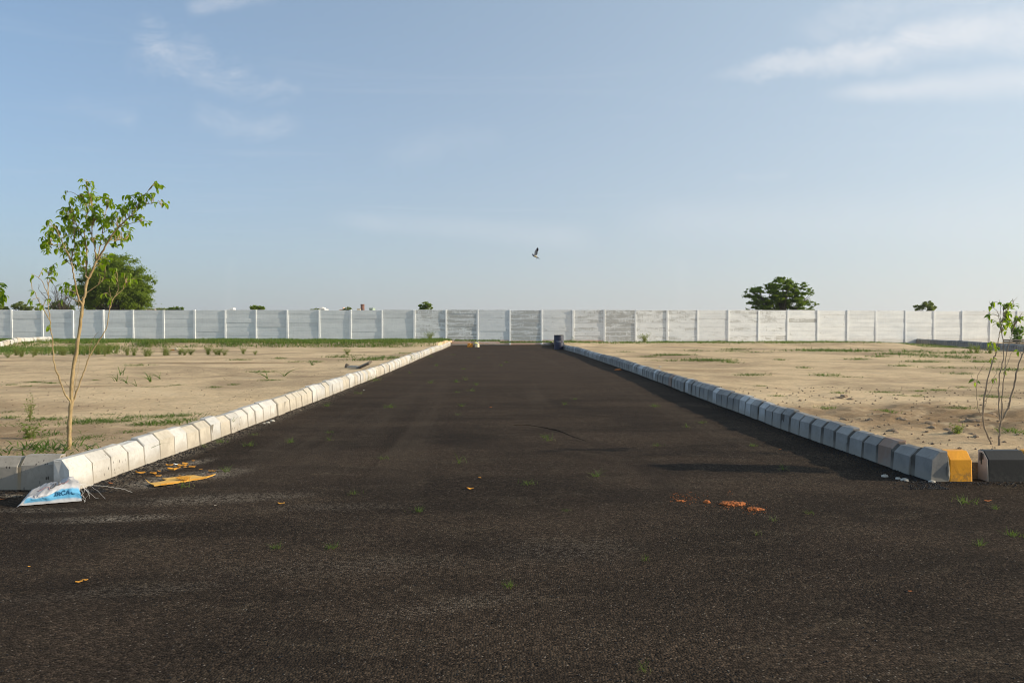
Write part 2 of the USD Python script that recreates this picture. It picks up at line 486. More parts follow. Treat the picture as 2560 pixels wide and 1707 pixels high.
def concrete(name, tone, splatter=0.0, dirt=0.5, warm=(1, 1, 1), stain=None):
    g = Graph()
    P = g.pos()
    n1 = g.noise(P, 3.3, 5, 0.6, 0.3)
    n2 = g.noise(P, 30.0, 5, 0.7)
    a = tuple(tone * 1.06 * w for w in warm)
    b = tuple(tone * 0.80 * w for w in warm)
    n4 = g.noise(g.scaled(P, (1, 1, 0.5)), 8.0, 6, 0.7, 0.8)
    c = g.mix(g.step(n1, 0.35, 0.70), a, b)
    c = g.mix(g.math("multiply", g.step(n4, 0.52, 0.72), 0.35), c, tuple(tone * 0.62 * w for w in (1.0, 0.93, 0.80)))
    c = g.mul(0.8, c, g.ramp(n2, [(0.3, (0.80, 0.79, 0.77)), (0.5, (1, 1, 1))]))
    sp_ = g.add("separate_xyz", None, vector=P)
    Z_ = Ref(sp_ + ".z")
    low = g.math("subtract", 1.0, g.step(g.math("add", Z_, g.math("multiply", g.math("subtract", g.noise(P, 7.0, 4, 0.6), 0.5), 0.16)), 0.01, 0.14))
    c = g.mix(g.math("multiply", low, dirt), c, (0.30, 0.265, 0.215))
    pits = g.add("voronoi_texture", "distance", vector=P, feature="f1", scale=34.0)
    pit = g.math("multiply", g.math("subtract", 1.0, g.step(pits, 0.10, 0.20)), g.step(g.noise(P, 9.0, 2), 0.52, 0.60))
    c = g.mix(g.math("multiply", pit, 0.5), c, (0.22, 0.20, 0.17))
    if splatter:
        sv = g.scaled(P, (34, 34, 15), rot=(0.3, 0.2, 0.3))
        v = g.add("voronoi_texture", "distance", vector=sv, feature="f1", scale=0.9)
        s_ = g.math("multiply", g.math("subtract", 1.0, g.step(v, 0.16, 0.24)), g.step(g.noise(P, 2.4, 3, 0.6), 0.60 - 0.14 * splatter, 0.70 - 0.14 * splatter))
        c = g.mix(g.math("multiply", s_, 0.85), c, (0.045, 0.035, 0.030))
    if stain:
        c = g.mix(g.math("multiply", g.step(n1, 0.30, 0.62), 0.6), c, stain)
    nrm = bump(g, g.math("add", g.math("multiply", n2, 0.5), g.math("multiply", pit, -0.5)), 0.35, 0.006)
    return principled(g, name, c, 0.88, nrm, spec=0.2)


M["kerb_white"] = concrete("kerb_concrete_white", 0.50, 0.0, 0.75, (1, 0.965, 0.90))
M["kerb_cream"] = concrete("kerb_concrete_cream", 0.46, 0.0, 0.75, (1, 0.90, 0.74))
M["kerb_grey"] = concrete("kerb_concrete_grey", 0.44, 0.0, 0.75, (1, 0.98, 0.94))
M["kerb_splat"] = concrete("kerb_concrete_splattered", 0.48, 1.0, 0.75, (1, 0.95, 0.87))
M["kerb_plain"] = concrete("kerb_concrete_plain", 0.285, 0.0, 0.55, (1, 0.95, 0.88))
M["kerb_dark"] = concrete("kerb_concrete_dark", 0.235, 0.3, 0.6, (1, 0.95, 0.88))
M["kerb_rust"] = concrete("kerb_concrete_rusty", 0.27, 0.0, 0.6, (1, 0.93, 0.84), stain=(0.27, 0.145, 0.085))
M["kerb_dirty"] = concrete("kerb_concrete_dirty", 0.33, 1.6, 0.9, (1, 0.90, 0.76))
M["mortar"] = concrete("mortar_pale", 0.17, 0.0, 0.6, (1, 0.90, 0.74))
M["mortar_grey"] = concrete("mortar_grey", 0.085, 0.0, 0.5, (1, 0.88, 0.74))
M["mortar_ochre"] = concrete("mortar_ochre", 0.36, 0.0, 0.6, (1, 0.74, 0.44))


def paint(name, col, wear=(0.3, 0.26, 0.22), worn=0.5, rough=0.5, wear_amount=0.6):
    g = Graph()
    P = g.pos()
    n1 = g.noise(g.scaled(P, (1, 1, 0.7)), 8.0, 5, 0.65, 0.8)
    n2 = g.noise(P, 40.0, 4, 0.6)
    sp_ = g.add("separate_xyz", None, vector=P)
    low = g.math("subtract", 1.0, g.step(g.math("add", Ref(sp_ + ".z"), g.math("multiply", g.math("subtract", n1, 0.5), 0.25)), 0.02, 0.12))
    c = g.mul(1.0, col, g.ramp(n1, [(0.3, (0.80, 0.76, 0.74)), (0.55, (1, 1, 1))]))
    c = g.mix(g.math("multiply", g.math("maximum", g.step(n1, worn + 0.1, worn + 0.25), g.math("multiply", low, g.step(n2, 0.40, 0.60))), wear_amount), c, wear)
    nrm = bump(g, n2, 0.3, 0.004)
    return principled(g, name, c, rough, nrm, spec=0.4)


M["yellow_paint"] = paint("yellow_paint", (0.80, 0.335, 0.008), (0.20, 0.13, 0.05), 0.58, 0.5, 0.5)
M["black_paint"] = paint("black_paint", (0.012, 0.0115, 0.011), (0.060, 0.052, 0.045), 0.54, 0.5, 0.4)

# precast wall: white wash over grey cement, four degrees of cover
def plank_mat(name, bare, stain=0.0, seed=0.0, tone=0.83):
    g = Graph()
    P = g.pos()
    v1 = g.scaled(P, (1.1, 1.1, 4.2), loc=(seed, 0, seed))
    n1 = g.noise(v1, 1.0, 8, 0.70, 0.5)
    brush = g.noise(g.scaled(P, (22, 22, 2.0)), 1.0, 5, 0.66, 0.3)
    n3 = g.noise(g.scaled(P, (0.9, 0.9, 3.0), loc=(3, 0, 1)), 1.0, 4, 0.6)
    white = g.mix(g.step(n3, 0.35, 0.70), (tone * 0.965, tone * 0.98, tone * 0.97), (tone * 0.86, tone * 0.88, tone * 0.88))
    white = g.mul(0.5, white, g.ramp(brush, [(0.3, (0.84, 0.84, 0.84)), (0.6, (1, 1, 1))]))
    cement = g.mix(brush, (0.36, 0.36, 0.335), (0.51, 0.505, 0.48))
    m = g.math("add", g.math("multiply", n1, 0.62), g.math("multiply", brush, 0.38))
    c = white
    if bare > 0:
        c = g.mix(g.math("multiply", g.step(m, 0.63 - 0.26 * bare, 0.72 - 0.24 * bare), 0.62 + 0.33 * bare), white, cement)
        sz = g.add("separate_xyz", None, vector=P)
        fz = g.math("fraction", g.math("add", g.math("divide", g.math("subtract", Ref(sz + ".z"), 2.335), 0.30), 20.0))
        ed = g.math("maximum", g.step(fz, 0.74, 0.96), g.step(g.math("subtract", 1.0, fz), 0.80, 0.98))
        sm = g.step(g.math("add", g.math("multiply", ed, 0.34), g.noise(g.scaled(P, (1.6, 1.6, 8.0), loc=(seed, 4, 0)), 1.0, 7, 0.7, 0.4)), 0.70, 0.80)
        c = g.mix(g.math("multiply", sm, 0.85), c, white)
    sq = g.add("separate_xyz", None, vector=P)
    splash = g.math("subtract", 1.0, g.step(g.math("add", Ref(sq + ".z"), g.math("multiply", g.math("subtract", g.noise(g.scaled(P, (1.5, 1.5, 3)), 1.0, 5, 0.7), 0.5), 0.5)), 0.10, 0.42))
    c = g.mix(g.math("multiply", splash, 0.24), c, (0.40, 0.34, 0.26))
    if stain:
        c = g.mix(g.math("multiply", g.step(n3, 0.3, 0.55), stain), c, (0.62, 0.37, 0.25))
    nrm = bump(g, g.math("add", n1, brush), 0.25, 0.006)
    return principled(g, name, c, 0.9, nrm, spec=0.15)


M["plank_clean"] = plank_mat("plank_whitewash", 0.0, seed=1, tone=0.83)
M["plank_clean2"] = plank_mat("plank_whitewash_dull", 0.0, seed=9, tone=0.77)
M["plank_light"] = plank_mat("plank_thin_whitewash", 0.35, seed=2)
M["plank_medium"] = plank_mat("plank_patchy_whitewash", 0.62, seed=5)
M["plank_heavy"] = plank_mat("plank_bare_cement", 0.86, seed=4)
M["plank_stain"] = plank_mat("plank_earth_stained", 0.3, stain=0.75, seed=6)
M["post"] = plank_mat("post_whitewash", 0.0, seed=7, tone=0.82)


def leaf_mat(name, stops, trans=0.35, tcol=(0.30, 0.42, 0.04), rough=0.5):
    g = Graph()
    rnd = g.add("geometry", "random_per_island")
    c = g.ramp(rnd, stops)
    p_ = g.add("principled_bsdf", "BSDF", base_color=c, roughness=rough, specular_ior_level=0.35)
    t_ = g.add("translucent_bsdf", "BSDF", color=g.mul(1.0, c, tuple(3.2 * x for x in (1.0, 1.0, 0.6))))
    return g.material(name, g.add("mix_closure", "closure", fac=trans, closure1=p_, closure2=t_))


M["leaf_a"] = leaf_mat("sapling_leaf", [(0, (0.140, 0.205, 0.009)), (1, (0.185, 0.24, 0.012))], 0.42)
M["leaf_b"] = leaf_mat("sapling_leaf_dark", [(0, (0.060, 0.110, 0.010)), (1, (0.085, 0.140, 0.012))], 0.30)
M["leaf_c"] = leaf_mat("sapling_leaf_pale", [(0, (0.165, 0.215, 0.016)), (1, (0.21, 0.25, 0.020))], 0.40)
M["crown_green"] = leaf_mat("tree_leaf_green", [(0, (0.105, 0.145, 0.010)), (0.5, (0.155, 0.200, 0.013)), (1, (0.21, 0.245, 0.020))], 0.42, rough=0.6)
M["crown_dark"] = leaf_mat("tree_leaf_dark", [(0, (0.075, 0.115, 0.010)), (0.6, (0.115, 0.160, 0.014)), (1, (0.17, 0.205, 0.020))], 0.38, rough=0.6)
M["crown_dull"] = leaf_mat("tree_leaf_dull", [(0, (0.115, 0.140, 0.030)), (1, (0.19, 0.215, 0.050))], 0.25, rough=0.7)
M["grass_green"] = leaf_mat("grass_green", [(0, (0.060, 0.100, 0.012)), (0.6, (0.105, 0.145, 0.018)), (1, (0.24, 0.22, 0.06))], 0.30, rough=0.6)
M["grass_mixed"] = leaf_mat("grass_mixed", [(0, (0.060, 0.100, 0.015)), (0.5, (0.120, 0.155, 0.030)), (0.8, (0.24, 0.21, 0.08)), (1, (0.34, 0.27, 0.14))], 0.25, rough=0.7)
M["grass_dry"] = leaf_mat("grass_dry", [(0, (0.16, 0.15, 0.05)), (0.6, (0.30, 0.24, 0.12)), (1, (0.38, 0.30, 0.17))], 0.2, rough=0.8)
M["weed_leaf"] = leaf_mat("weed_leaf", [(0, (0.115, 0.145, 0.035)), (0.7, (0.19, 0.21, 0.06)), (1, (0.36, 0.31, 0.14))], 0.35, rough=0.7)


def bark(name, a, b):
    g = Graph()
    P = g.pos()
    n = g.noise(g.scaled(P, (1, 1, 0.35)), 55.0, 5, 0.65, 0.5)
    n2 = g.noise(P, 9.0, 3, 0.6)
    c = g.mix(g.step(n, 0.35, 0.65), a, b)
    c = g.mul(0.6, c, g.ramp(n2, [(0.35, (0.72, 0.70, 0.66)), (0.6, (1, 1, 1))]))
    return principled(g, name, c, 0.85, bump(g, n, 0.5, 0.004), spec=0.2)


M["bark_tan"] = bark("sapling_bark", (0.40, 0.30, 0.155), (0.27, 0.19, 0.09))
M["bark_grey"] = bark("sapling_bark_grey", (0.30, 0.24, 0.17), (0.19, 0.145, 0.10))
M["bark_dark"] = bark("tree_bark", (0.10, 0.08, 0.06), (0.06, 0.05, 0.04))


def plain(name, col, rough=0.7, spec=0.3, var=0.25, scale=12.0, bumpy=0.2):
    g = Graph()
    P = g.pos()
    n = g.noise(P, scale, 5, 0.65)
    c = g.mul(1.0, col, g.ramp(n, [(0.3, (1 - var,) * 3), (0.65, (1 + var * 0.4,) * 3)]))
    return principled(g, name, c, rough, bump(g, n, bumpy, 0.004), spec=spec)


M["drum_blue"] = plain("drum_plastic", (0.020, 0.024, 0.050), 0.42, 0.45, 0.5, 5.0)
M["drum_lid"] = plain("drum_lid", (0.012, 0.013, 0.018), 0.5, 0.4)
M["print_white"] = plain("faded_print", (0.45, 0.46, 0.48), 0.6, 0.3, 0.5, 30)
M["orange_sack"] = plain("orange_sack", (0.72, 0.30, 0.045), 0.7, 0.25, 0.45, 14)
M["cream_sack"] = plain("cream_sack", (0.70, 0.62, 0.42), 0.7, 0.25, 0.25, 14)
M["yellow_bag"] = plain("yellow_bag", (0.72, 0.66, 0.22), 0.6, 0.3, 0.3, 14)
M["yellow_board"] = plain("yellow_sheet", (0.74, 0.42, 0.10), 0.75, 0.2, 0.16, 20)
M["yellow_torn"] = plain("yellow_torn_edge", (0.66, 0.30, 0.045), 0.8, 0.15, 0.4, 45)
M["white_scrap"] = plain("white_scrap", (0.74, 0.75, 0.77), 0.7, 0.2, 0.1)
M["brick_red"] = plain("crushed_brick", (0.37, 0.125, 0.045), 0.9, 0.1, 0.35, 30, 0.6)
M["wood_old"] = plain("weathered_wood", (0.17, 0.135, 0.10), 0.85, 0.15, 0.4, 18)
M["wood_pale"] = plain("pale_cut_wood", (0.42, 0.36, 0.28), 0.85, 0.15, 0.3, 18)
M["stone_pale"] = plain("pale_stone", (0.42, 0.39, 0.34), 0.9, 0.15, 0.3, 25)
M["clod"] = plain("earth_clod", (0.27, 0.20, 0.135), 0.95, 0.1, 0.4, 20, 0.6)
M["house_white"] = plain("house_whitewash", (0.72, 0.70, 0.66), 0.8, 0.2, 0.15, 0.8)
M["house_cream"] = plain("house_cream", (0.66, 0.56, 0.40), 0.8, 0.2, 0.15, 0.8)
M["house_pink"] = plain("house_pink", (0.60, 0.40, 0.32), 0.8, 0.2, 0.15, 0.8)
M["house_green"] = plain("house_green", (0.34, 0.42, 0.34), 0.8, 0.2, 0.15, 0.8)
M["window_dark"] = plain("window_dark", (0.05, 0.05, 0.055), 0.4, 0.4, 0.1)
M["chimney_brick"] = plain("chimney_brick", (0.21, 0.105, 0.075), 0.9, 0.15, 0.35, 1.5)
M["rod"] = plain("rusty_rod", (0.16, 0.11, 0.08), 0.7, 0.3)

g = Graph()   # woven plastic sack, printed by vertex colour
col = g.add("attribute", "color", attribute="tint")
P = g.pos()
wv = g.noise(P, 18.0, 4, 0.6)
c = g.mul(0.7, col, g.ramp(wv, [(0.3, (0.80, 0.80, 0.80)), (0.6, (1, 1, 1))]))
p_ = g.add("principled_bsdf", "BSDF", base_color=c, roughness=0.45, specular_ior_level=0.4, normal=bump(g, wv, 0.4, 0.01))
t_ = g.add("translucent_bsdf", "BSDF", color=c)
M["sack_woven"] = g.material("woven_sack", g.add("mix_closure", "closure", fac=0.25, closure1=p_, closure2=t_))
g = Graph()
M["plumage"] = principled(g, "plumage", g.add("attribute", "color", attribute="tint"), 0.7, spec=0.2)
M["thread"] = plain("plastic_thread", (0.72, 0.70, 0.66), 0.5, 0.3, 0.05)
M["print_blue"] = plain("sack_print_blue", (0.03, 0.16, 0.30), 0.5, 0.3, 0.1)
M["print_grey"] = plain("sack_print_grey", (0.20, 0.19, 0.18), 0.5, 0.3, 0.1)
M["print_red"] = plain("sack_print_red", (0.42, 0.20, 0.20), 0.5, 0.3, 0.1)

# ------------------------------------------------------------------ ground, road, plots
def spaced(a, b, n, k):
    """n values from a to b, denser near a by the power k"""
    return a + (b - a) * np.linspace(0, 1, n) ** k


base_x = np.concatenate([-spaced(0, 1500, 30, 2.5)[::-1], spaced(0, 1500, 30, 2.5)[1:]])
base_y = np.concatenate([[-600, -200, -60, -20, -8], spaced(0, 60, 12, 1.0), spaced(70, 2500, 22, 2.0)])
BX, BY = np.meshgrid(base_x, base_y)
BZ = np.full_like(BX, -0.16) + 0.0
obj("ground", grid_mesh(BX, BY, BZ), M["land"], smooth=True, kind="structure", label="open dry land reaching past the wall to the horizon")

road_root = UsdGeom.Xform.Define(stage, numbered("/World", "road")).GetPrim()
tag(road_root, kind="structure", label="dark asphalt road running up to the wall and across the foreground")
cx = np.concatenate([-spaced(6, 45, 26, 1.4)[::-1], np.linspace(-5.9, 5.9, 120), spaced(6, 45, 26, 1.4)])
cyv = np.linspace(-4.0, 6.62, 110)
CX, CY = np.meshgrid(cx, cyv)
rows = spaced(6.62, 53.0, 220, 1.7)
S, RY = np.meshgrid(np.linspace(0, 1, 70), rows)
lx_, rx_ = left_x(RY) - 0.06, np.where(RY > 44.6, 3.9, right_x(RY) + 0.06)
RX = lx_ + (rx_ - lx_) * S
m1, m2 = grid_mesh(CX, CY, road_z(CX, CY)), grid_mesh(RX, RY, road_z(RX, RY))
obj("carriageway", [m1, m2], M["asphalt"], road_root, smooth=True)
rp = [ground(*p) + [0, 0, 0.0] for p in [(1283, 1062), (1320, 1062), (1360, 1068), (1400, 1077), (1432, 1090), (1465, 1101)]]
rl = smooth_line(rp, 26)
t_ = tube(rl, 0.008 * np.sin(np.linspace(0.15, 3.0, 26)) + 0.003, 8)
t_.vertices[:, 2] = (t_.vertices[:, 2] - 0.002) * 0.7 + 0.008 * (meshkit.noise(t_.vertices * 40) - 0.5)
obj("asphalt_ridge", t_, M["asphalt"], road_root, smooth=True)


def plot(side):
    rows = np.concatenate([spaced(6.45 if side < 0 else 6.66, 40, 230, 1.75), np.linspace(40.15, 56, 110), [60, 63.5]])
    u = np.concatenate([spaced(0, 1, 190, 1.9)])
    U, Y = np.meshgrid(u, rows)
    if side < 0:
        x0 = left_x(Y) - 0.10
        X = x0 + (-46 - x0) * U
    else:
        x0 = np.where(Y > 44.9, 3.45, right_x(Y) + 0.10)
        X = x0 + (48 - x0) * U
    Z = plot_z(X, Y) + 0.009 * fbm2(X, Y, 7.0, 3, 17)
    Z[0, :] = -0.2                        # skirt down to the kerb foot along the cross road
    Z[1:, 0] = np.minimum(Z[1:, 0], 0.10)
    Z[-1, :] = -0.2
    m = grid_mesh(X, Y, Z)
    if side < 0:
        m.invert()
    return m


obj("sandy_plot", plot(-1), M["sand"], smooth=True, kind="structure", label="bare sandy plot on the sapling side of the road")
obj("sandy_plot", plot(1), M["sand"], smooth=True, kind="structure", label="bare sandy plot behind the shaded kerb")

# ------------------------------------------------------------------ kerbs
PROFILE = np.array([(0.0, -0.14), (0.016, 0.185), (0.085, 0.252), (0.150, 0.254), (0.155, -0.14)])     # (away from the road, up)


def kerb_block(length, chamfer=0.007, prof=PROFILE):
    """block along +x from 0 to length, road face towards -y"""
    cen = prof.mean(0)
    inset = prof + (cen - prof) / np.linalg.norm(cen - prof, axis=1, keepdims=True) * chamfer * 1.3
    rings = [(0.0, inset), (chamfer, prof), (length - chamfer, prof), (length, inset)]
    v = np.vstack([np.column_stack([np.full(len(p), x), p[:, 0], p[:, 1]]) for x, p in rings])
    n, f = len(prof), []
    for r in range(3):
        for k in range(n):
            a, b = r * n + k, r * n + (k + 1) % n
            f += [(a, b, b + n), (a, b + n, a + n)]
    for k in range(1, n - 1):
        f.append((0, k + 1, k))
        f.append((3 * n, 3 * n + k, 3 * n + k + 1))
    m = trimesh.Trimesh(v, np.array(f), process=False)
    m.invert() if m.volume < 0 else None
    return m


def place(m, o, ang, dz=0.0, roll=0.0):
    c, s = math.cos(ang), math.sin(ang)
    v = m.vertices.copy()
    if roll:
        cr, sr = math.cos(roll), math.sin(roll)
        v = np.column_stack([v[:, 0], v[:, 1] * cr - v[:, 2] * sr, v[:, 1] * sr + v[:, 2] * cr])
    v = np.column_stack([v[:, 0] * c - v[:, 1] * s + o[0], v[:, 0] * s + v[:, 1] * c + o[1], v[:, 2] + dz])
    return trimesh.Trimesh(v, m.faces.copy(), process=False)


def run_kerb(name, label, line, flip, pick, mortar, length=0.29, joint=0.018, zf=None, jitter=1.0, seed=1):
    """blocks along the line; the road face looks to the right of the line's direction, or to its left when flip"""
    rng = np.random.default_rng(seed)
    t = thing(name, label, "kerb", kind="thing")
    line = np.asarray(line, float)
    seg = np.linalg.norm(np.diff(line, axis=0), axis=1)
    cum = np.concatenate([[0], np.cumsum(seg)])
    at = lambda s: np.array([np.interp(s, cum, line[:, 0]), np.interp(s, cum, line[:, 1])])
    s, k, rings = 0.0, 0, []
    while s + length * 0.6 < cum[-1]:
        L = length + rng.normal(0, 0.006)
        a, b = at(s), at(min(s + L, cum[-1]))
        ang = math.atan2(*(b - a)[::-1]) + rng.normal(0, 0.016) * jitter
        base = zf(*a) if zf else 0.0
        dz = base + rng.normal(0, 0.008) * jitter + 0.012 * math.sin(s * 0.55 + seed) * jitter
        m = kerb_block(L)
        m.vertices += rng.normal(0, 0.0016, m.vertices.shape) * jitter
        if rng.random() < 0.5 * jitter:              # knocked off corner
            q_ = int(rng.choice([1, 2, 6, 7, 11, 12, 16, 17]))
            m.vertices[q_] += [0, rng.uniform(0.002, 0.006), -rng.uniform(0.003, 0.009)]
        if flip:
            m.vertices[:, 1] *= -1
            m.invert()
        n = np.array([-math.sin(ang), math.cos(ang)]) * (-1 if flip else 1)
        off = rng.normal(0, 0.006) * jitter
        o = a + n * off
        roll = rng.normal(0, 0.009) * jitter
        obj("kerb_block", place(m, o, ang, dz, roll), pick(k, rng), t)
        jn = joint * rng.uniform(0.6, 1.5)
        for q in (0.03, L - 0.012, L + jn * 0.5):
            pr = PROFILE + (np.array([0.078, 0.05]) - PROFILE) * (0.05 if q > L else 0.07)
            w_ = pr[:, 0] * (-1 if flip else 1)
            rings.append(place(trimesh.Trimesh(np.column_stack([np.full(len(pr), q), w_, pr[:, 1]]), [[0, 1, 2]], process=False), o, ang, dz, roll).vertices)
        s += L + jn
        k += 1
    n_, v, f = len(PROFILE), np.vstack(rings), []
    for r in range(len(rings) - 1):
        for q in range(n_):
            a, b = r * n_ + q, r * n_ + (q + 1) % n_
            f += [(a, b, b + n_), (a, b + n_, a + n_)]
    mm = trimesh.Trimesh(v, np.array(f), process=False)
    obj("mortar", mm, mortar, t)
    return t


def pick_left(k, rng):
    if k == 0:
        return M["kerb_white"]
    if k in (1, 2, 11, 12, 13):
        return M["kerb_splat"]
    return M[rng.choice(["kerb_white", "kerb_white", "kerb_cream", "kerb_grey", "kerb_cream"])]


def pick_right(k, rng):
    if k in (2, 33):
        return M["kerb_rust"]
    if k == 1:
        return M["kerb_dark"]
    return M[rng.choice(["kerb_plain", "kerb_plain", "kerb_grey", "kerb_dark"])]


# the left row runs away from the camera with the road on its right
run_kerb("kerb", "long sunlit row of white and cream concrete kerb blocks beside the road", LEFT_PATH, False, pick_left, M["mortar"], seed=3, zf=lambda x, y: float(road_z(x, y)))
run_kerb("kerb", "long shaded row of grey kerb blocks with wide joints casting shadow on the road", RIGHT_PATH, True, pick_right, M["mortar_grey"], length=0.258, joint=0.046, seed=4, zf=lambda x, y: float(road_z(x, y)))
run_kerb("kerb", "dirty splattered kerb blocks in shade behind the plastic sack", [(-7.6, 6.30), (-3.56, 6.30)], False, lambda k, r: M["kerb_dirty"], M["mortar_ochre"], joint=0.02, seed=5)
run_kerb("kerb", "distant white kerb row at the far edge of the sapling plot", [(-25.5, 36.5), (-25.9, 45.6)], False, lambda k, r: M[r.choice(["kerb_white", "kerb_cream"])], M["mortar_grey"], joint=0.02, seed=6, zf=lambda x, y: float(plot_z(x, y)) + 0.02)
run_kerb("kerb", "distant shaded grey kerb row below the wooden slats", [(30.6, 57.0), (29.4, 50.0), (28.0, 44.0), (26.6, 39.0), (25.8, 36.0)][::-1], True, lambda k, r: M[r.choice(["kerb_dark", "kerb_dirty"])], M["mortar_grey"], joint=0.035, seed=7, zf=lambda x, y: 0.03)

# painted blocks on the cross road side
def painted(label, x, length, mat, cat="kerb block"):
    t = thing("kerb_block", label, cat, loc=(x, 6.50, 0.0), kind="thing")
    return t, obj("block", kerb_block(length, 0.010), mat, t)


t, _ = painted("bright yellow painted kerb block at the corner of the shaded row", 3.80, 0.195, M["yellow_paint"])
lump = rough_lump(0.034, 0.095, 0.17, 5, 3, 0.30)
lump.apply_translation([-0.016, 0.082, 0.075])
obj("mortar", lump, M["mortar"], t, smooth=True)
t, b_ = painted("glossy black painted kerb block right of the yellow corner block", 4.13, 0.34, M["black_paint"])
e = kerb_block(0.004, 0.001, PROFILE * [0.985, 0.99] + [0.001, 0])
e.apply_translation([-0.004, 0, 0])
obj("bare_end", e, M["kerb_cream"], t, label="bare unpainted cement end of the block")
dr = [box(-0.009, yy, zz, 0.004, 0.008, h) for yy, zz, h in ((0.075, 0.205, 0.05), (0.095, 0.185, 0.10), (0.115, 0.2, 0.07))]
obj("paint_drip", dr, M["black_paint"], t)
painted("yellow painted kerb block showing only its corner at the frame edge", 4.48, 0.285, M["yellow_paint"])

# ------------------------------------------------------------------ boundary wall
post_px = [27 - 141, 27 - 70.5, 27, 98, 168, 238, 306, 376, 447, 517, 588, 660, 733, 805, 877, 951, 1024, 1097, 1171, 1244, 1316, 1388, 1460, 1532, 1602, 1673, 1742, 1809, 1878, 1946, 2012, 2080, 2145, 2210, 2274, 2336, 2398]
post_px = [p * 2560 / 2352 for p in post_px]


def wall_y(px):
    return float(np.interp(px, [-150, 29, 1000, 1600, 1850, 2620], [55.1, 54.9, 54.1, 54.0, 54.6, 58.6]))


posts = [at_depth(p, 811, wall_y(p))[:2] for p in post_px]
wall = thing("boundary_wall", "white precast concrete boundary wall of planks and posts across the whole view", "wall", kind="thing")
rng = np.random.default_rng(21)
level = {13: "half", 14: "heavy", 15: "light", 16: "heavy", 17: "light", 18: "medium", 19: "heavy", 20: "medium", 21: "medium", 22: "light", 23: "medium", 24: "medium", 25: "light", 26: "light"}
TOP = 2.335
tops = TOP + rng.normal(0, 0.014, len(posts))
for i, p in enumerate(posts):
    a = posts[max(i - 1, 0)]
    b = posts[min(i + 1, len(posts) - 1)]
    ang = math.atan2(*(b - a)[::-1])
    zt = TOP + rng.uniform(-0.015, 0.03)
    pm = box(0, 0.005, (zt - 0.5) / 2, 0.145, 0.138, zt + 0.5, 0.012)
    pm.vertices[:, 0] += pm.vertices[:, 2] * rng.normal(0, 0.006)
    obj("wall_post", place(pm, p, ang, 0, rng.normal(0, 0.006)), M["post"], wall)
for i in range(len(posts) - 1):
    a, b = posts[i], posts[i + 1]
    ang, L = math.atan2(*(b - a)[::-1]), float(np.linalg.norm(b - a))
    kind = level.get(i - 2, "clean")
    ztop = tops[i]
    for r in range(8):
        h = 0.30
        z1 = ztop - r * h
        if kind == "heavy":
            mt = M["plank_heavy"] if r < 7 else M["plank_medium"]
        elif kind == "half":
            mt = M["plank_medium"]
        elif kind == "light":
            mt = M["plank_light"]
        elif kind == "medium":
            mt = M["plank_medium"] if r in (0, 1, 2, 4, 6) else M["plank_light"]
        else:
            mt = M["plank_clean"] if rng.random() < 0.6 else M["plank_clean2"]
        if 14 <= i - 2 <= 18 and r >= 6:
            mt = M["plank_stain"] if r == 7 else mt
        pm = box(L / 2, 0.0, z1 - h / 2, L - 0.02, 0.05, h - 0.010, 0.005)
        tilt = rng.normal(0, 0.0022)
        pm.vertices[:, 2] += (pm.vertices[:, 0] - L / 2) * tilt
        pm.vertices[:, 1] += rng.normal(0, 0.0055)
        obj("wall_plank", place(pm, a, ang), mt, wall)
# backing strips that close the joints between planks (cement in the joints)
jm = []
for i in range(len(posts) - 1):
    a, b = posts[i], posts[i + 1]
    ang, L = math.atan2(*(b - a)[::-1]), float(np.linalg.norm(b - a))
    jm.append(place(box(L / 2, 0.004, tops[i] / 2 - 0.07, L - 0.05, 0.028, tops[i] + 0.1), a, ang))
obj("joint_filling", jm, M["plank_heavy"], wall)

# ------------------------------------------------------------------ blades, tufts, weeds
def blades(rng, centers, height, width, lean=0.5, curl=0.3, segs=2):
    """grass blades as thin bent strips; centers (n,3), height and width arrays or numbers"""
    n = len(centers)
    az = rng.uniform(0, 2 * np.pi, n)
    h = height * rng.uniform(0.6, 1.25, n)
    w = width * rng.uniform(0.7, 1.3, n)
    ln = lean * rng.uniform(0.2, 1.2, n)
    dirv = np.column_stack([np.cos(az), np.sin(az)])
    face = rng.uniform(0, 2 * np.pi, n)
    side = np.column_stack([np.cos(face), np.sin(face), np.zeros(n)])
    vs = []
    for k in range(segs + 1):
        t = k / segs
        reach = ln * h * (t + curl * t * t)
        z = h * (t - 0.35 * ln * t * t)
        c = centers + np.column_stack([dirv * reach[:, None], z])
        if k < segs:
            ww = w * (1 - 0.55 * t)
            vs += [c - side * ww[:, None] / 2, c + side * ww[:, None] / 2]
        else:
            vs.append(c)
    m = len(vs)
    v = np.stack(vs, 1).reshape(-1, 3)
    f = []
    for k in range(segs - 1):
        f += [(2 * k, 2 * k + 1, 2 * k + 3), (2 * k, 2 * k + 3, 2 * k + 2)]
    f.append((2 * segs - 2, 2 * segs - 1, 2 * segs))
    f = np.array(f)
    F = (np.arange(n)[:, None, None] * m + f[None]).reshape(-1, 3)
    return trimesh.Trimesh(v, F, process=False)




def proto(name):
    p = stage.CreateClassPrim("/World/Looks/" + name)
    p.SetTypeName("Xform")
    return p


def pmesh(parent, name, mesh, mat):
    return tag(usdkit.mesh(stage, f"{parent.GetPath()}/{name}", mesh, mat), kind="stuff")


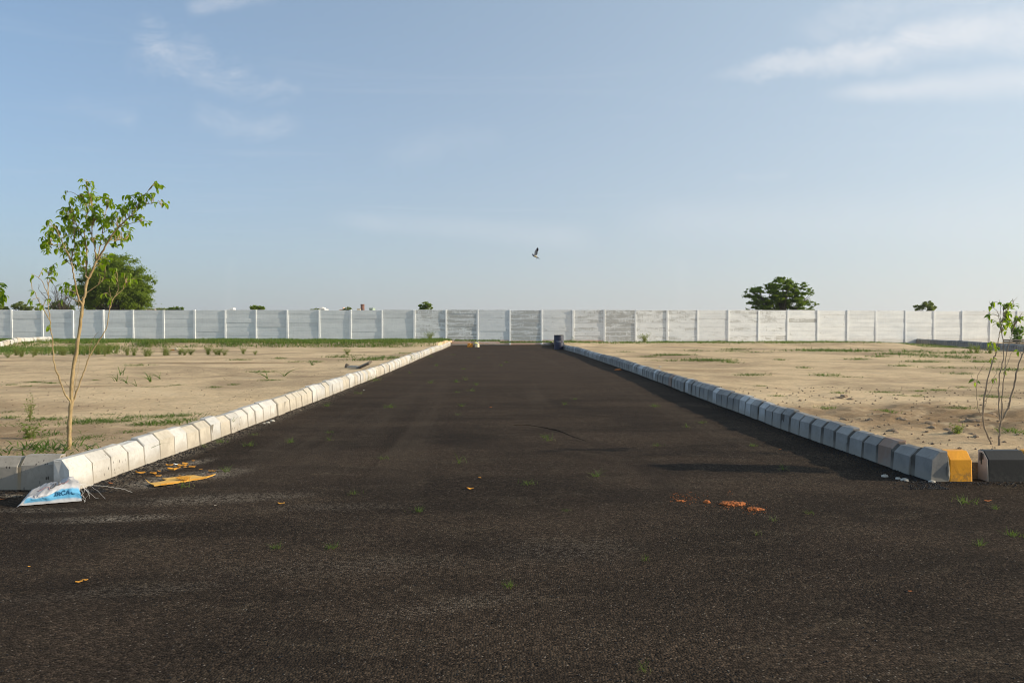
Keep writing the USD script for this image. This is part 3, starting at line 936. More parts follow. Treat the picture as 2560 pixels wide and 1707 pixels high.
rng = np.random.default_rng(31)
TUFTS = []
for k in range(5):
    p = proto(f"tuft_{k}")
    n = [16, 26, 10, 34, 20][k]
    c = np.column_stack([rng.normal(0, 0.022 + 0.006 * k, n), rng.normal(0, 0.022 + 0.006 * k, n), np.full(n, -0.006)])
    pmesh(p, "blades", blades(rng, c, [0.11, 0.10, 0.13, 0.09, 0.07][k], 0.0050, 0.9, 0.5, 3), M["grass_mixed"] if k in (1, 4) else M["grass_green"])
    c2 = np.column_stack([rng.normal(0, 0.05, 8), rng.normal(0, 0.05, 8), np.full(8, -0.004)])
    pmesh(p, "dry_blades", blades(rng, c2, 0.05, 0.005, 1.6, 0.6, 2), M["grass_dry"])
    TUFTS.append(p)
PATCH = []
for k in range(5):
    p = proto(f"patch_{k}")
    n = [110, 170, 80, 130, 95][k]
    r = rng.normal(0, 1, (n, 2)) * [[0.09, 0.07], [0.13, 0.09], [0.07, 0.06], [0.16, 0.07], [0.10, 0.09]][k]
    c = np.column_stack([r, np.full(n, -0.01)])
    pmesh(p, "blades", blades(rng, c, [0.050, 0.055, 0.06, 0.045, 0.05][k], 0.0080, 1.2, 0.6, 2), M["grass_green"] if k in (0, 2) else M["grass_mixed"])
    PATCH.append(p)
BLADEP = []
for k in range(2):
    p = proto(f"blade_plant_{k}")
    n = 9 if k == 0 else 5
    c = np.column_stack([rng.normal(0, 0.015, n), rng.normal(0, 0.015, n), np.full(n, -0.01)])
    pmesh(p, "blades", blades(rng, c, 0.26, 0.022, 1.0, 0.9, 5), M["grass_green"])
    BLADEP.append(p)


def weed_mesh(rng, h, spread, n_stem, n_leaf, leaf):
    stems, leaves = [], []
    for s in range(n_stem):
        a = rng.uniform(0, 2 * np.pi)
        tip = np.array([math.cos(a) * spread * rng.uniform(0.2, 1), math.sin(a) * spread * rng.uniform(0.2, 1), h * rng.uniform(0.55, 1.0)])
        line = smooth_line([[0, 0, -0.02], tip * [0.35, 0.35, 0.5] + rng.normal(0, 0.01, 3), tip], 5)
        stems.append(tube(line, np.linspace(0.006, 0.002, 5), 4, False))
        for q in range(n_leaf):
            p = line[min(int(rng.uniform(0.3, 4.99)), 4)] + rng.normal(0, spread * 0.16, 3)
            d1 = rng.normal(0, 1, 3) * [1, 1, 0.5]
            d1 /= np.linalg.norm(d1)
            d2 = np.cross(d1, rng.normal(0, 1, 3))
            d2 /= np.linalg.norm(d2)
            L, W = leaf * rng.uniform(0.6, 1.3), leaf * 0.4
            leaves.append(np.array([p, p + d1 * L * 0.5 + d2 * W * 0.5, p + d1 * L, p + d1 * L * 0.5 - d2 * W * 0.5]))
    v = np.vstack(leaves)
    i = np.arange(len(leaves)) * 4
    f = np.vstack([np.column_stack([i, i + 1, i + 2]), np.column_stack([i, i + 2, i + 3])])
    return trimesh.util.concatenate(stems), trimesh.Trimesh(v, f, process=False)


WEED = []
for k in range(4):
    p = proto(f"weed_{k}")
    s_, l_ = weed_mesh(rng, [0.42, 0.34, 0.5, 0.2][k], [0.22, 0.26, 0.16, 0.18][k], [14, 16, 9, 10][k], [30, 30, 22, 16][k], [0.055, 0.05, 0.045, 0.06][k])
    pmesh(p, "stem", s_, M["grass_dry"])
    pmesh(p, "leaves", l_, M["weed_leaf"])
    WEED.append(p)

ROAD_MARKS = [("the large yellow sheet", 455, 1200), ("the woven plastic sack", 115, 1230), ("the pair of orange scraps", 1187, 1208), ("the crushed brick heaps", 1850, 1262), ("the yellow corner block", 2410, 1170),
              ("the black painted block", 2530, 1165), ("the curved asphalt ridge", 1375, 1075), ("the blue drum", 1397, 868), ("the cream bucket", 1192, 862), ("the bent orange strip", 196, 1455), ("the curled orange scrap", 703, 1259),
              ("the curled dry leaf", 2274, 1478), ("the white chip", 909, 975), ("the leaning wooden plank", 910, 913), ("the mid road brick chip", 1227, 1018)]
SAND_MARKS = [("the tall sapling trunk", 172, 1120), ("the leaning wooden plank", 910, 913), ("the tall flowering weed", 76, 1049), ("the fan shaped shoot", 377, 954), ("the peach coloured bag", 440, 876), ("the first kerb block", 190, 1180),
              ("the many stemmed sapling", 2498, 1100), ("the yellow corner block", 2410, 1165), ("the small leafy weed", 2395, 1083), ("the dark shrub", 2541, 850), ("the blue drum", 1397, 868), ("the reddish shadowed brick", 1545, 925), ("the black painted block", 2530, 1160)]


ORD = ["", "second ", "third ", "fourth ", "fifth ", "sixth ", "seventh ", "eighth ", "ninth ", "tenth ", "eleventh ", "twelfth ", "thirteenth ", "fourteenth ", "fifteenth ", "sixteenth "]


def label_all(base, spots, marks):
    """labels that tell alike things apart by where they lie from the things around them, ranked by nearness"""
    found = {}
    for i, (px, py) in enumerate(spots):
        name, mx, my = min(marks, key=lambda m: (m[1] - px) ** 2 + 9 * (m[2] - py) ** 2)
        dx, dy = px - mx, 3.0 * (py - my)
        side = "left of" if dx < 0 else "right of"
        if abs(dy) > 0.4 * abs(dx):
            deep = "beyond" if dy < 0 else "nearer than"
            side = deep if abs(dx) < 0.4 * abs(dy) else ("beyond and " + side if dy < 0 else "nearer and " + side)
        found.setdefault((side, name), []).append((math.hypot(dx, dy), i))
    out = [None] * len(spots)
    for (side, name), got in found.items():
        for r, (_, i) in enumerate(sorted(got)):
            out[i] = f"{base} {side} {name}" if len(got) == 1 else f"{base}, {ORD[r]}nearest of those {side} {name}"
    return out


ROAD_TUFTS = [(894, 984), (974, 1018), (826, 1081), (821, 1100), (725, 1105), (962, 1146), (1152, 1156), (1317, 1210), (887, 1232), (1146, 1037), (1154, 1015), (1142, 981),
              (1164, 950), (1076, 957), (1026, 933), (1091, 914), (1159, 923), (1142, 955), (1191, 962), (1180, 977), (1413, 1011), (1436, 998), (1372, 1101), (1360, 1093),
              (1489, 1190), (928, 951), (817, 1015), (1077, 892), (1134, 887), (1197, 894), (1266, 906), (1254, 914), (1637, 1016), (1753, 1057), (1719, 1067), (1644, 1113),
              (1882, 1114), (2025, 1282), (1935, 1301), (2489, 1271), (2414, 1211), (2532, 1337), (2448, 1360), (1961, 1173), (1894, 1336), (691, 1368), (830, 1368),
              (1048, 1277), (1273, 1463), (1413, 1275), (1612, 1398), (1604, 1675), (634, 1087), (624, 1113), (513, 1117), (553, 1105), (567, 1178), (461, 1217)]
rng = np.random.default_rng(41)
TUFT_LABELS = label_all("grass tuft", ROAD_TUFTS, ROAD_MARKS)
for k, (px, py) in enumerate(ROAD_TUFTS):
    q = ground(px, py)
    if q[1] > 14:
        lab, gr = "small grass tuft on the far stretch of the asphalt road", "grass tufts on the far stretch of road"
    elif py < 1240 and q[0] < -0.4:
        lab, gr = "grass tuft sprouting from asphalt on the sunlit kerb side", "grass tufts on the sunlit kerb side of the road"
    elif py < 1240:
        lab, gr = "grass tuft sprouting from asphalt on the shaded kerb side", "grass tufts on the shaded kerb side of the road"
    else:
        lab, gr = "thin green grass sprig in the asphalt of the cross road", "grass sprigs in the cross road"
    sc = rng.uniform(0.45, 0.8) * (1.25 if q[1] > 12 else 1.0) * (0.7 if py > 1240 else 1.0)
    if (px, py) == (928, 951):
        sc = 2.2
    copy_of(TUFTS[int(rng.integers(0, 5))], "grass_tuft", q - [0, 0, 0.004], rng.uniform(0, 360), sc, TUFT_LABELS[k] + ("" if len(TUFT_LABELS[k].split()) > 12 else " on asphalt"), "grass tuft", gr)

SAND_PATCH = [(70, 1062, 1), (106, 1124, 2), (123, 1087, 1.3), (121, 1049, 1.1), (25, 1045, 1), (21, 1030, .8), (204, 1058, 1.3), (240, 1053, 1.4), (275, 1056, .9), (336, 1043, 1.2), (393, 1043, 1.2),
              (446, 1040, 1.2), (387, 1062, 1.5), (438, 1058, 1.7), (470, 1050, 1.3), (349, 1062, 1), (319, 1053, .9), (276, 1036, .7), (328, 1080, .9), (204, 1099, .9), (225, 1093, .9), (115, 1146, 1.1),
              (442, 963, .8), (389, 967, .8), (127, 958, .8), (87, 956, .9), (28, 962, .9), (70, 966, .8), (238, 951, .7), (342, 914, 1.1), (584, 962, .9), (676, 951, .9), (536, 969, 1),
              (178, 1114, .7), (699, 897, 1), (850, 893, 1.2), (790, 905, .9), (867, 888, 1.1), (740, 905, .8), (970, 895, 1.6), (930, 900, 1.5), (1010, 884, 1.2), (600, 900, .8), (655, 930, .7),
              (1753, 901, 1.6), (1827, 907, 1.3), (1789, 902, 1.4), (1674, 902, 1.3), (1671, 888, 1.4), (1694, 888, 1.4), (1734, 877, 1.4), (1824, 879, 1.5), (1886, 881, 1.2), (1837, 874, 1.5),
              (2008, 877, 2.4), (2040, 876, 2.2), (2065, 878, 2.6), (2100, 877, 2.2), (2130, 879, 2.4), (2165, 878, 2), (2194, 892, 1.4), (2141, 899, 1.3), (2062, 939, 1.2), (2115, 943, 1.1), (1878, 938, .9),
              (2098, 983, 1), (2205, 981, 1), (2295, 978, .9), (2340, 976, 1.2), (2248, 989, .8), (2288, 990, .9), (2217, 1030, 1.1), (2064, 1023, 1), (2398, 1026, .8), (2407, 969, .9), (2536, 1080, 1.3),
              (2367, 920, 1.2), (2457, 990, .9), (2488, 993, 1), (2240, 886, 1.8), (2300, 889, 1.8), (2350, 892, 2.0), (2400, 895, 1.9), (2450, 905, 1.6), (2520, 925, 1.2), (2400, 935, 1), (2250, 915, 1), (2310, 905, 1.3),
              (2430, 882, 2.2), (2370, 884, 2.4), (2290, 880, 2.4), (1560, 880, 1.0), (1620, 892, .9), (1950, 900, .9), (2010, 920, .8), (1900, 965, .8), (1940, 990, .8)]
PATCH_LABELS = iter(label_all("low grass patch", [p[:2] for p in SAND_PATCH], SAND_MARKS))
for px, py, sc in SAND_PATCH:
    q = ground(px, py)
    if q[0] < 0:
        lab, gr = ("low grass patch on the sand near the sunlit kerb", "grass patches near the sunlit kerb") if q[1] < 13 else ("low grass patch on the far sand of the sapling plot", "grass patches on the far sand of the sapling plot")
    else:
        lab, gr = ("low grass patch on the sand behind the shaded kerb", "grass patches behind the shaded kerb") if q[1] < 22 else ("low grass patch on the far sand behind the shaded kerb", "grass patches on the far sand behind the shaded kerb")
    copy_of(PATCH[int(rng.integers(0, 5))], "grass_patch", q, rng.uniform(-25, 25), sc * (1.0 if q[1] < 18 else 1.9), next(PATCH_LABELS), "grass patch", gr)

SHOOTS = [(377, 954, 0, 1.0), (317, 958, 1, 1.0), (291, 953, 1, .8), (302, 938, 1, 1.0), (400, 947, 1, 1.0), (668, 946, 1, 1.2), (709, 940, 0, 1.0), (780, 913, 0, .9), (340, 965, 1, .7)]
SHOOT_LABELS = iter(label_all("arching green shoot", [p[:2] for p in SHOOTS], SAND_MARKS))
for px, py, k, sc in SHOOTS:
    copy_of(BLADEP[k], "leafy_shoot", ground(px, py), rng.uniform(0, 360), sc, (next(SHOOT_LABELS), "fan shaped arching green shoot, largest of the shoots on the bare sand")[px == 377], "plant", "arching green shoots on the sand")

STRIP = sorted((px + rng.normal(0, 5), py + rng.normal(0, 2.2)) for px, py in [(20, 892), (38, 891), (55, 892), (72, 893), (92, 891), (105, 889), (122, 891), (140, 888), (152, 886), (165, 889), (182, 887), (200, 886), (214, 888), (230, 887), (246, 886), (258, 888), (272, 886), (286, 885), (278, 879), (250, 879), (222, 880), (195, 881), (168, 881)])
for k, (px, py) in enumerate(STRIP):
    nth = (ORD + ["seventeenth ", "eighteenth ", "nineteenth ", "twentieth ", "twenty first ", "twenty second ", "twenty third "])[k] if k else "first "
    copy_of(WEED[int(rng.integers(0, 3))], "weed", ground(px, py), rng.uniform(0, 360), rng.uniform(0.55, 1.25), "%sweed from the left in the dense strip behind the sapling" % nth, "weed", "weeds in the dense strip behind the sapling")
SINGLES = [(318, 888, .9), (335, 889, .9), (365, 891, .9), (374, 890, .7), (412, 889, .9), (420, 888, .7), (450, 887, .8), (462, 888, .8), (476, 887, .8), (520, 887, .95), (541, 887, .8), (548, 888, .7), (562, 888, .7), (608, 885, .7), (638, 887, .5), (867, 886, .7)]
SINGLE_LABELS = iter(label_all("separate leafy weed", [p[:2] for p in SINGLES], SAND_MARKS))
for px, py, sc in SINGLES:
    copy_of(WEED[int(rng.integers(0, 2))], "weed", ground(px, py), rng.uniform(0, 360), sc, next(SINGLE_LABELS), "weed", "separate weeds along the far edge of the plot")
copy_of(WEED[2], "weed", ground(76, 1049), 20, 0.62, "tall thin flowering weed left of the sapling trunk", "weed", None)
copy_of(WEED[3], "weed", ground(74, 1096), 80, 0.75, "low rosette weed on the sand left of the sapling trunk", "weed", None)
copy_of(WEED[3], "weed", ground(2395, 1083), 80, 0.5, "small green weed in the churned earth behind the yellow block", "weed", None)
for k, (px, py) in enumerate([(2426, 883), (2441, 883), (2475, 884)]):
    copy_of(WEED[int(rng.integers(0, 3))], "weed", ground(px, py), rng.uniform(0, 360), 0.9, ["first", "second", "third"][k] + " leafy weed from the left below the distant shaded kerb", "weed", "weeds below the distant shaded kerb")
copy_of(WEED[2], "weed", at_depth(1433, 853, 53.7) - [0, 0, 0.7], 0, 1.9, "tall weed growing against a wall post behind the blue drum", "weed", None)
copy_of(WEED[1], "weed", ground(1612, 861), 0, 1.6, "dark bushy weed at the wall foot right of the drum", "weed", None)
copy_of(WEED[1], "weed", ground(1075, 858), 0, 1.6, "bushy weed where the sunlit kerb meets the wall grass", "weed", None)

# grass on the bank before the wall
rng = np.random.default_rng(51)


def bank_grass(x0, x1, y0, y1, n, dens, h, w):
    x, y = rng.uniform(x0, x1, n), rng.uniform(y0, y1, n)
    keep = dens(x, y) > rng.uniform(0, 1, n)
    x, y = x[keep], y[keep]
    c = np.column_stack([x, y, plot_z(x, y) - 0.01])
    return blades(rng, c, h * (0.35 + 1.3 * np.clip(fbm2(x, y, 0.7, 3, 71) * 1.6 + 0.5, 0, 1)), w, 0.7, 0.4, 2)


dl = lambda x, y: np.clip(smoothstep(40.0, 41.4, y - 1.6 * fbm2(x, y, 0.35, 3, 14)) * (0.50 + 3.0 * (fbm2(x, y, 0.6, 4, 61) + 0.04 + 0.03 * (y - 42))), 0, 1)
lm = bank_grass(-38, -3.3, 39.5, 55.0, 85000, dl, 0.17, 0.032)
obj("grass", lm, M["grass_green"], kind="stuff", label="thick green grass on the bank before the wall, sapling side", cat="grass")
ld = bank_grass(-38, -3.3, 39.5, 46.0, 9000, lambda x, y: np.clip(dl(x, y) * 0.9, 0, 1), 0.16, 0.03)
obj("grass", ld, M["grass_dry"], kind="stuff", label="dry straw grass mixed in the bank before the wall", cat="grass")
drr = lambda x, y: np.clip(smoothstep(43.4, 44.5, y - 1.6 * fbm2(x, y, 0.35, 3, 14)) * (3.2 * (fbm2(x, y, 0.3, 3, 62) + 0.06)), 0, 1)
rm = bank_grass(3.6, 46, 42.5, 60.0, 60000, drr, 0.13, 0.032)
obj("grass", rm, M["grass_mixed"], kind="stuff", label="sparse half dry grass at the wall foot right of the road", cat="grass")
sm_ = bank_grass(-27, -11.5, 30.5, 41.0, 26000, lambda x, y: np.clip(1.1 * smoothstep(-0.475, -0.515, x / y) * (fbm2(x, y, 0.8, 3, 64) * 2.2 + 0.45) * smoothstep(30.5, 32.0, y), 0, 1), 0.17, 0.026)
obj("grass", sm_, M["grass_mixed"], kind="stuff", label="mixed grass and low weeds in the strip behind the sapling", cat="grass")
em = bank_grass(-3.0, 3.4, 50.5, 53.6, 5000, lambda x, y: np.clip(fbm2(x, y, 0.8, 3, 63) + 0.35, 0, 1), 0.12, 0.03)
obj("grass", em, M["grass_mixed"], kind="stuff", label="thin grass where the asphalt meets the wall", cat="grass")

# loose stones: along the kerb feet and strewn over the near asphalt
def stones(xs, ys, sizes, zf, seed):
    r = np.random.default_rng(seed)
    o = trimesh.creation.octahedron() if hasattr(trimesh.creation, "octahedron") else None
    bv = np.array([(1, 0, 0), (-1, 0, 0), (0, 1, 0), (0, -1, 0), (0, 0, 1), (0, 0, -1)], float)
    bf = np.array([(0, 2, 4), (2, 1, 4), (1, 3, 4), (3, 0, 4), (2, 0, 5), (1, 2, 5), (3, 1, 5), (0, 3, 5)])
    n = len(xs)
    v = bv[None] * (1 + r.uniform(-0.35, 0.35, (n, 6, 1)))
    a = r.uniform(0, 2 * np.pi, n)
    c, s = np.cos(a)[:, None], np.sin(a)[:, None]
    v = np.stack([v[..., 0] * c - v[..., 1] * s, v[..., 0] * s + v[..., 1] * c, v[..., 2] * 0.7], -1) * np.asarray(sizes)[:, None, None]
    v += np.stack([xs, ys, zf(xs, ys) + np.asarray(sizes) * 0.35], -1)[:, None, :]
    return trimesh.Trimesh(v.reshape(-1, 3), (np.arange(n)[:, None, None] * 6 + bf[None]).reshape(-1, 3), process=False)


rng = np.random.default_rng(61)
ys = 6.2 + 20 * rng.uniform(0, 1, 5200) ** 2.2
side = rng.random(5200) < 0.5
off = np.abs(rng.normal(0, 0.14, 5200))
xs = np.where(side, left_x(ys) + off, right_x(ys) - off)
cxs = rng.uniform(-7, -3.4, 900), rng.uniform(3.6, 6, 700)
xs = np.concatenate([xs, cxs[0], cxs[1]])
ys = np.concatenate([ys, 6.27 - np.abs(rng.normal(0, 0.10, 900)), 6.47 - np.abs(rng.normal(0, 0.08, 700))])
gs = stones(xs, ys, rng.uniform(0.003, 0.010, len(xs)), lambda x, y: road_z(x, y), 5)
obj("loose_gravel", gs, M["road_stone"], kind="stuff", label="loose black asphalt grit lying along the kerb feet", cat="gravel")
ys = 2.6 + 10 * rng.uniform(0, 1, 4200) ** 1.6
xs = rng.uniform(-1, 1, 4200) * np.where(ys < 6.2, 0.72 * ys + 0.3, 3.2)
gs = stones(xs, ys, rng.uniform(0.002, 0.0055, len(xs)), lambda x, y: road_z(x, y), 6)
obj("loose_gravel", gs, M["road_stone"], kind="stuff", label="fine stone chips strewn over the near asphalt", cat="gravel")

# ------------------------------------------------------------------ trees beyond the wall
def leaf_cloud(rng, centers, radii, n, size, flat=0.8):
    """n leaf quads spread over clumps (centers, radii)"""
    w = radii ** 2.2
    k = rng.choice(len(centers), n, p=w / w.sum())
    d_ = rng.normal(0, 1, (n, 3))
    d_ /= np.linalg.norm(d_, axis=1, keepdims=True)
    p = centers[k] + d_ * (radii[k] * np.abs(rng.normal(0, 0.62, n)))[:, None] * [1.15, 1.15, flat]
    a = rng.normal(0, 1, (n, 3)) * [1, 1, 0.6]
    a /= np.linalg.norm(a, axis=1, keepdims=True)
    b = np.cross(a, rng.normal(0, 1, (n, 3)))
    b /= np.linalg.norm(b, axis=1, keepdims=True)
    L = size * rng.uniform(0.6, 1.4, n)[:, None]
    v = np.stack([p - a * L * 0.5, p + b * L * 0.28, p + a * L * 0.5, p - b * L * 0.28], 1).reshape(-1, 3)
    i = np.arange(n) * 4
    return trimesh.Trimesh(v, np.vstack([np.column_stack([i, i + 1, i + 2]), np.column_stack([i, i + 2, i + 3])]), process=False)


def tree(name, label, px, depth, shape, top_py, n_leaf, size, mat, seed, n_clump=60, clump=0.16, limbs=9, group=None, trunk_r=0.25, hollow=0.0, flat=0.8):
    """shape: crown ellipsoids (dx, dz, rx, rz) in pixels of the picture relative to (px, top_py)"""
    rng = np.random.default_rng(seed)
    base = at_depth(px, 811, depth)
    base[2] = -0.16
    s = depth / F_PX
    t = thing(name, label, "tree", loc=base, group=group)
    cens, rads = [], []
    for (dx, dz, rx, rz) in shape:
        k = max(6, int(n_clump * rx * rz / sum(a[2] * a[3] for a in shape)))
        d_ = rng.normal(0, 1, (k, 3))
        d_ /= np.linalg.norm(d_, axis=1, keepdims=True)
        r_ = rng.uniform(hollow, 1, k) ** 0.5
        c = d_ * r_[:, None] * [rx * s, rx * s * 0.85, rz * s]
        c += [dx * s, rng.normal(0, 0.1) * rx * s, at_depth(px, top_py + dz, depth)[2] - base[2]]
        cens.append(c)
        rads.append(np.full(k, clump * math.sqrt(rx * rz) * s) * rng.uniform(0.6, 1.35, k))
    cens, rads = np.vstack(cens), np.concatenate(rads)
    ok = cens[:, 2] > 0.5
    cens, rads = cens[ok], rads[ok]
    obj("crown", leaf_cloud(rng, cens, rads, n_leaf, size, flat), mat, t)
    zc = cens[:, 2].mean()
    parts = [tube(smooth_line([[0, 0, 0], [rng.normal(0, .1), 0, zc * 0.3], [rng.normal(0, .2), 0, zc * 0.8]], 8), np.linspace(trunk_r, trunk_r * 0.5, 8), 7)]
    for k in rng.choice(len(cens), min(limbs * 3, len(cens)), replace=False):
        a0 = np.array([0, 0, zc * rng.uniform(0.22, 0.55)])
        mid_ = (a0 + cens[k]) / 2 + [0, 0, -0.08 * zc]
        parts.append(tube(smooth_line([a0, mid_, cens[k]], 6), np.linspace(trunk_r * 0.42, trunk_r * 0.08, 6), 5, False))
    obj("trunk", parts, M["bark_dark"], t)
    return t


tree("tree", "large dense bright green tree behind the sapling", 285, 112, [(0, 62, 72, 55), (38, 95, 62, 50), (-40, 100, 60, 50), (0, 120, 90, 40), (62, 110, 36, 40), (10, 40, 50, 32)], 628, 95000, 0.25, M["crown_green"], 1, 380, 0.21, 10, trunk_r=0.45, hollow=0.15)
tree("tree", "spreading dark green tree with airy branches behind the wall right of the bird", 1952, 100, [(-52, 48, 42, 26), (0, 30, 42, 28), (42, 34, 40, 24), (-38, 78, 48, 20), (40, 72, 46, 20), (0, 62, 50, 28), (-70, 36, 22, 9), (76, 44, 24, 9), (72, 70, 22, 10), (-2, 14, 26, 14), (50, 86, 40, 10), (-50, 92, 36, 8)], 690, 36000, 0.24, M["crown_dark"], 2, 260, 0.22, 18, trunk_r=0.26, hollow=0.1, flat=0.5)
tree("tree", "small airy tree behind the wall near the right sapling", 2311, 130, [(-12, 16, 15, 10), (10, 12, 16, 11), (0, 24, 26, 9), (16, 26, 14, 8)], 747, 5200, 0.26, M["crown_dull"], 3, 40, 0.26, 8, trunk_r=0.2, hollow=0.3)
tree("tree", "small round topped green tree above the half bare wall panels", 1063, 150, [(0, 10, 17, 8), (-6, 16, 13, 8), (9, 16, 12, 9), (0, 24, 16, 7), (-15, 24, 5, 2)], 753, 5200, 0.30, M["crown_green"], 4, 40, 0.26, 7, trunk_r=0.3)
tree("tree", "small rounded green tree above a wall post left of the roofs", 643, 150, [(-4, 9, 13, 8), (6, 9, 12, 8), (0, 13, 18, 7)], 759, 5200, 0.30, M["crown_green"], 5, 40, 0.28, 6, trunk_r=0.3)
tree("tree", "low flat dark tree top right of the large tree", 437, 170, [(0, 8, 20, 5), (8, 9, 15, 5)], 765, 2800, 0.3, M["crown_dark"], 6, 30, 0.3, 5)
tree("tree", "grey green bushy tree at the left frame edge behind the wall", 8, 140, [(-6, 16, 18, 11), (8, 20, 12, 9)], 752, 4500, 0.3, M["crown_dull"], 7, 40, 0.3, 5)
tree("tree", "pale double crowned tree left of the bare shrub", 58, 140, [(-12, 14, 15, 12), (8, 17, 14, 9), (22, 22, 20, 6)], 752, 4800, 0.3, M["crown_dull"], 8, 40, 0.28, 6, hollow=0.3)
tree("tree", "dark low bush below the bare grey shrub", 155, 118, [(0, 14, 30, 11), (14, 18, 24, 8), (-30, 20, 12, 5)], 752, 4800, 0.26, M["crown_dark"], 9, 40, 0.26, 5)
tree("tree", "low green tree top beside the pink hut", 872, 260, [(0, 5, 13, 3.5), (-6, 6, 12, 3)], 768, 900, 0.5, M["crown_dull"], 10, 24, 0.4, 4)
tree("tree", "faint distant tree top left of the grey house", 788, 260, [(0, 3, 10, 2.5)], 771, 400, 0.5, M["crown_dull"], 12, 14, 0.4, 3)
tree("tree", "faint low tree tops right of the large tree", 395, 230, [(0, 3, 30, 2.5), (30, 3, 20, 2)], 771, 900, 0.5, M["crown_dull"], 13, 24, 0.35, 3)

# bare shrub: only twigs
rng = np.random.default_rng(81)
dep = 108
base = at_depth(158, 811, dep)
base[2] = -0.16
t = thing("bare_tree", "leafless grey shrub of fine twigs left of the large tree", "tree", loc=base)
limbs_, twigs = [], []
s_ = dep / F_PX
for k in range(26):
    tip = np.array([rng.normal(-4, 22) * s_, rng.normal(0, 15) * s_, at_depth(158, rng.uniform(712, 760), dep)[2]])
    line = smooth_line([[rng.normal(0, .2), 0, 0.2], tip * [0.35, 0.35, 0.55], tip], 8)
    limbs_.append(tube(line, np.linspace(0.06, 0.02, 8), 4, False))
    for q in range(14):
        a0 = line[int(rng.integers(3, 8))]
        e_ = a0 + np.array([rng.normal(0, 9) * s_, rng.normal(0, 8) * s_, rng.uniform(1, 16) * s_])
        l2 = smooth_line([a0, (a0 + e_) / 2 + rng.normal(0, .1, 3), e_], 4)
        twigs.append(tube(l2, np.linspace(0.02, 0.011, 4), 3, False))
obj("trunk", limbs_, M["bark_dark"], t)
obj("twigs", twigs, M["bark_dark"], t, kind="stuff")

# ------------------------------------------------------------------ far buildings
def building(label, px0, px1, py_top, depth, mat, cat="building", windows=2, extra=None, name="house", dp=8):
    a, b = at_depth(px0, 811, depth), at_depth(px1, 811, depth)
    h = at_depth(px0, py_top, depth)[2] + 0.16
    w = b[0] - a[0]
    t = thing(name, label, cat, loc=((a[0] + b[0]) / 2, depth, -0.16), kind="thing")
    obj("wall", [box(0, dp / 2, h / 2 - 0.1, w, dp, h - 0.2)], mat, t)
    obj("roof", box(0, dp / 2, h + 0.02 - 0.1, w + 0.3, dp + 0.3, 0.22, 0.03), mat, t)
    for k in range(windows):
        f_ = obj("window", box(-w / 2 + (k + 0.5) * w / windows, -0.02, h - 1.4, min(0.9, w / windows * 0.5), 0.06, 1.0, 0.01), M["window_dark"], t)
    if extra:
        for (ex, ew, eh) in extra:
            obj("roof_room", box(ex * w / 2, dp / 2, h + eh / 2 + 0.13, ew * w, dp * 0.5, eh, 0.05), mat, t)
    return t


building("long low white house roof behind the wall left of the round tree", 562, 584, 774.5, 420, M["house_white"], extra=[(0.35, 0.3, 0.9), (-0.2, 0.18, 0.5)], windows=4)
building("pale grey house with roof room behind a wall post", 794, 812, 772.5, 380, M["house_white"], extra=[(-0.3, 0.45, 0.8), (0.4, 0.2, 0.5)], windows=3)
building("pinkish hut left of a low tree behind the wall", 849, 860, 773.5, 400, M["house_pink"], extra=[(0.25, 0.18, 1.0)], windows=2)
building("cream hut just left of the brick tower", 893, 900, 771.5, 400, M["house_cream"], windows=1)
building("greenish hut with dark side right of the brick tower", 923, 932, 769.8, 400, M["house_green"], windows=1)
building("reddish low roof beside the large tree behind the wall", 366, 378, 772.5, 300, M["house_pink"], windows=2)
cb_ = at_depth(906.5, 811, 380)
t = thing("brick_tower", "brown tapering brick kiln tower standing above the wall", "tower", loc=(cb_[0], 380, -0.16), kind="thing")
hh = at_depth(906, 760.5, 380)[2] + 0.16
prof = [(1.15, 0), (0.92, hh - 0.5), (0.98, hh - 0.5), (0.98, hh), (0.70, hh), (0.66, hh - 0.8), (0, hh - 0.8)]
obj("shaft", trimesh.creation.revolve(np.array(prof), sections=20), M["chimney_brick"], t, smooth=40)
obj("window", box(0.1, -0.98, hh - 2.6, 0.35, 0.1, 0.7, 0.02), M["window_dark"], t)

# thin rod on the wall
q = at_depth(2417, 781, 60.2)
obj("rod", tube([q - [0, 0, 0.15], q + [0.01, 0, 0.0], q + [0.0, 0, 0.14]], [0.012, 0.010, 0.012], 6), M["rod"], label="short rusty rod sticking up from the wall top near the right sapling", cat="rod")

# ------------------------------------------------------------------ saplings
def leaf_shape(L, W, droop, fold):
    """one folded, drooping leaf along +x, stalk at the origin"""
    ts = np.array([0.0, 0.12, 0.40, 0.70, 1.0])
    ws = np.array([0.06, 0.45, 0.50, 0.30, 0.0]) * W
    ctr = np.column_stack([L * np.sin(ts * droop) / max(droop, 1e-3), np.zeros(5), -L * (1 - np.cos(ts * droop)) / max(droop, 1e-3)])
    v, f = [], []
    for k in range(5):
        up = np.array([math.sin(ts[k] * droop), 0, math.cos(ts[k] * droop)])
        v += [ctr[k] + [0, ws[k], 0] + up * ws[k] * fold, ctr[k], ctr[k] + [0, -ws[k], 0] + up * ws[k] * fold]
    for k in range(4):
        for j in (0, 1):
            a = k * 3 + j
            f += [(a, a + 3, a + 4), (a, a + 4, a + 1)]
    return np.array(v), np.array(f)


def rot_to(az, pitch, roll):
    cz, sz, cp_, sp2, cr, sr = math.cos(az), math.sin(az), math.cos(pitch), math.sin(pitch), math.cos(roll), math.sin(roll)
    return np.array([[cz, -sz, 0], [sz, cz, 0], [0, 0, 1]]) @ np.array([[cp_, 0, -sp2], [0, 1, 0], [sp2, 0, cp_]]) @ np.array([[1, 0, 0], [0, cr, -sr], [0, sr, cr]])


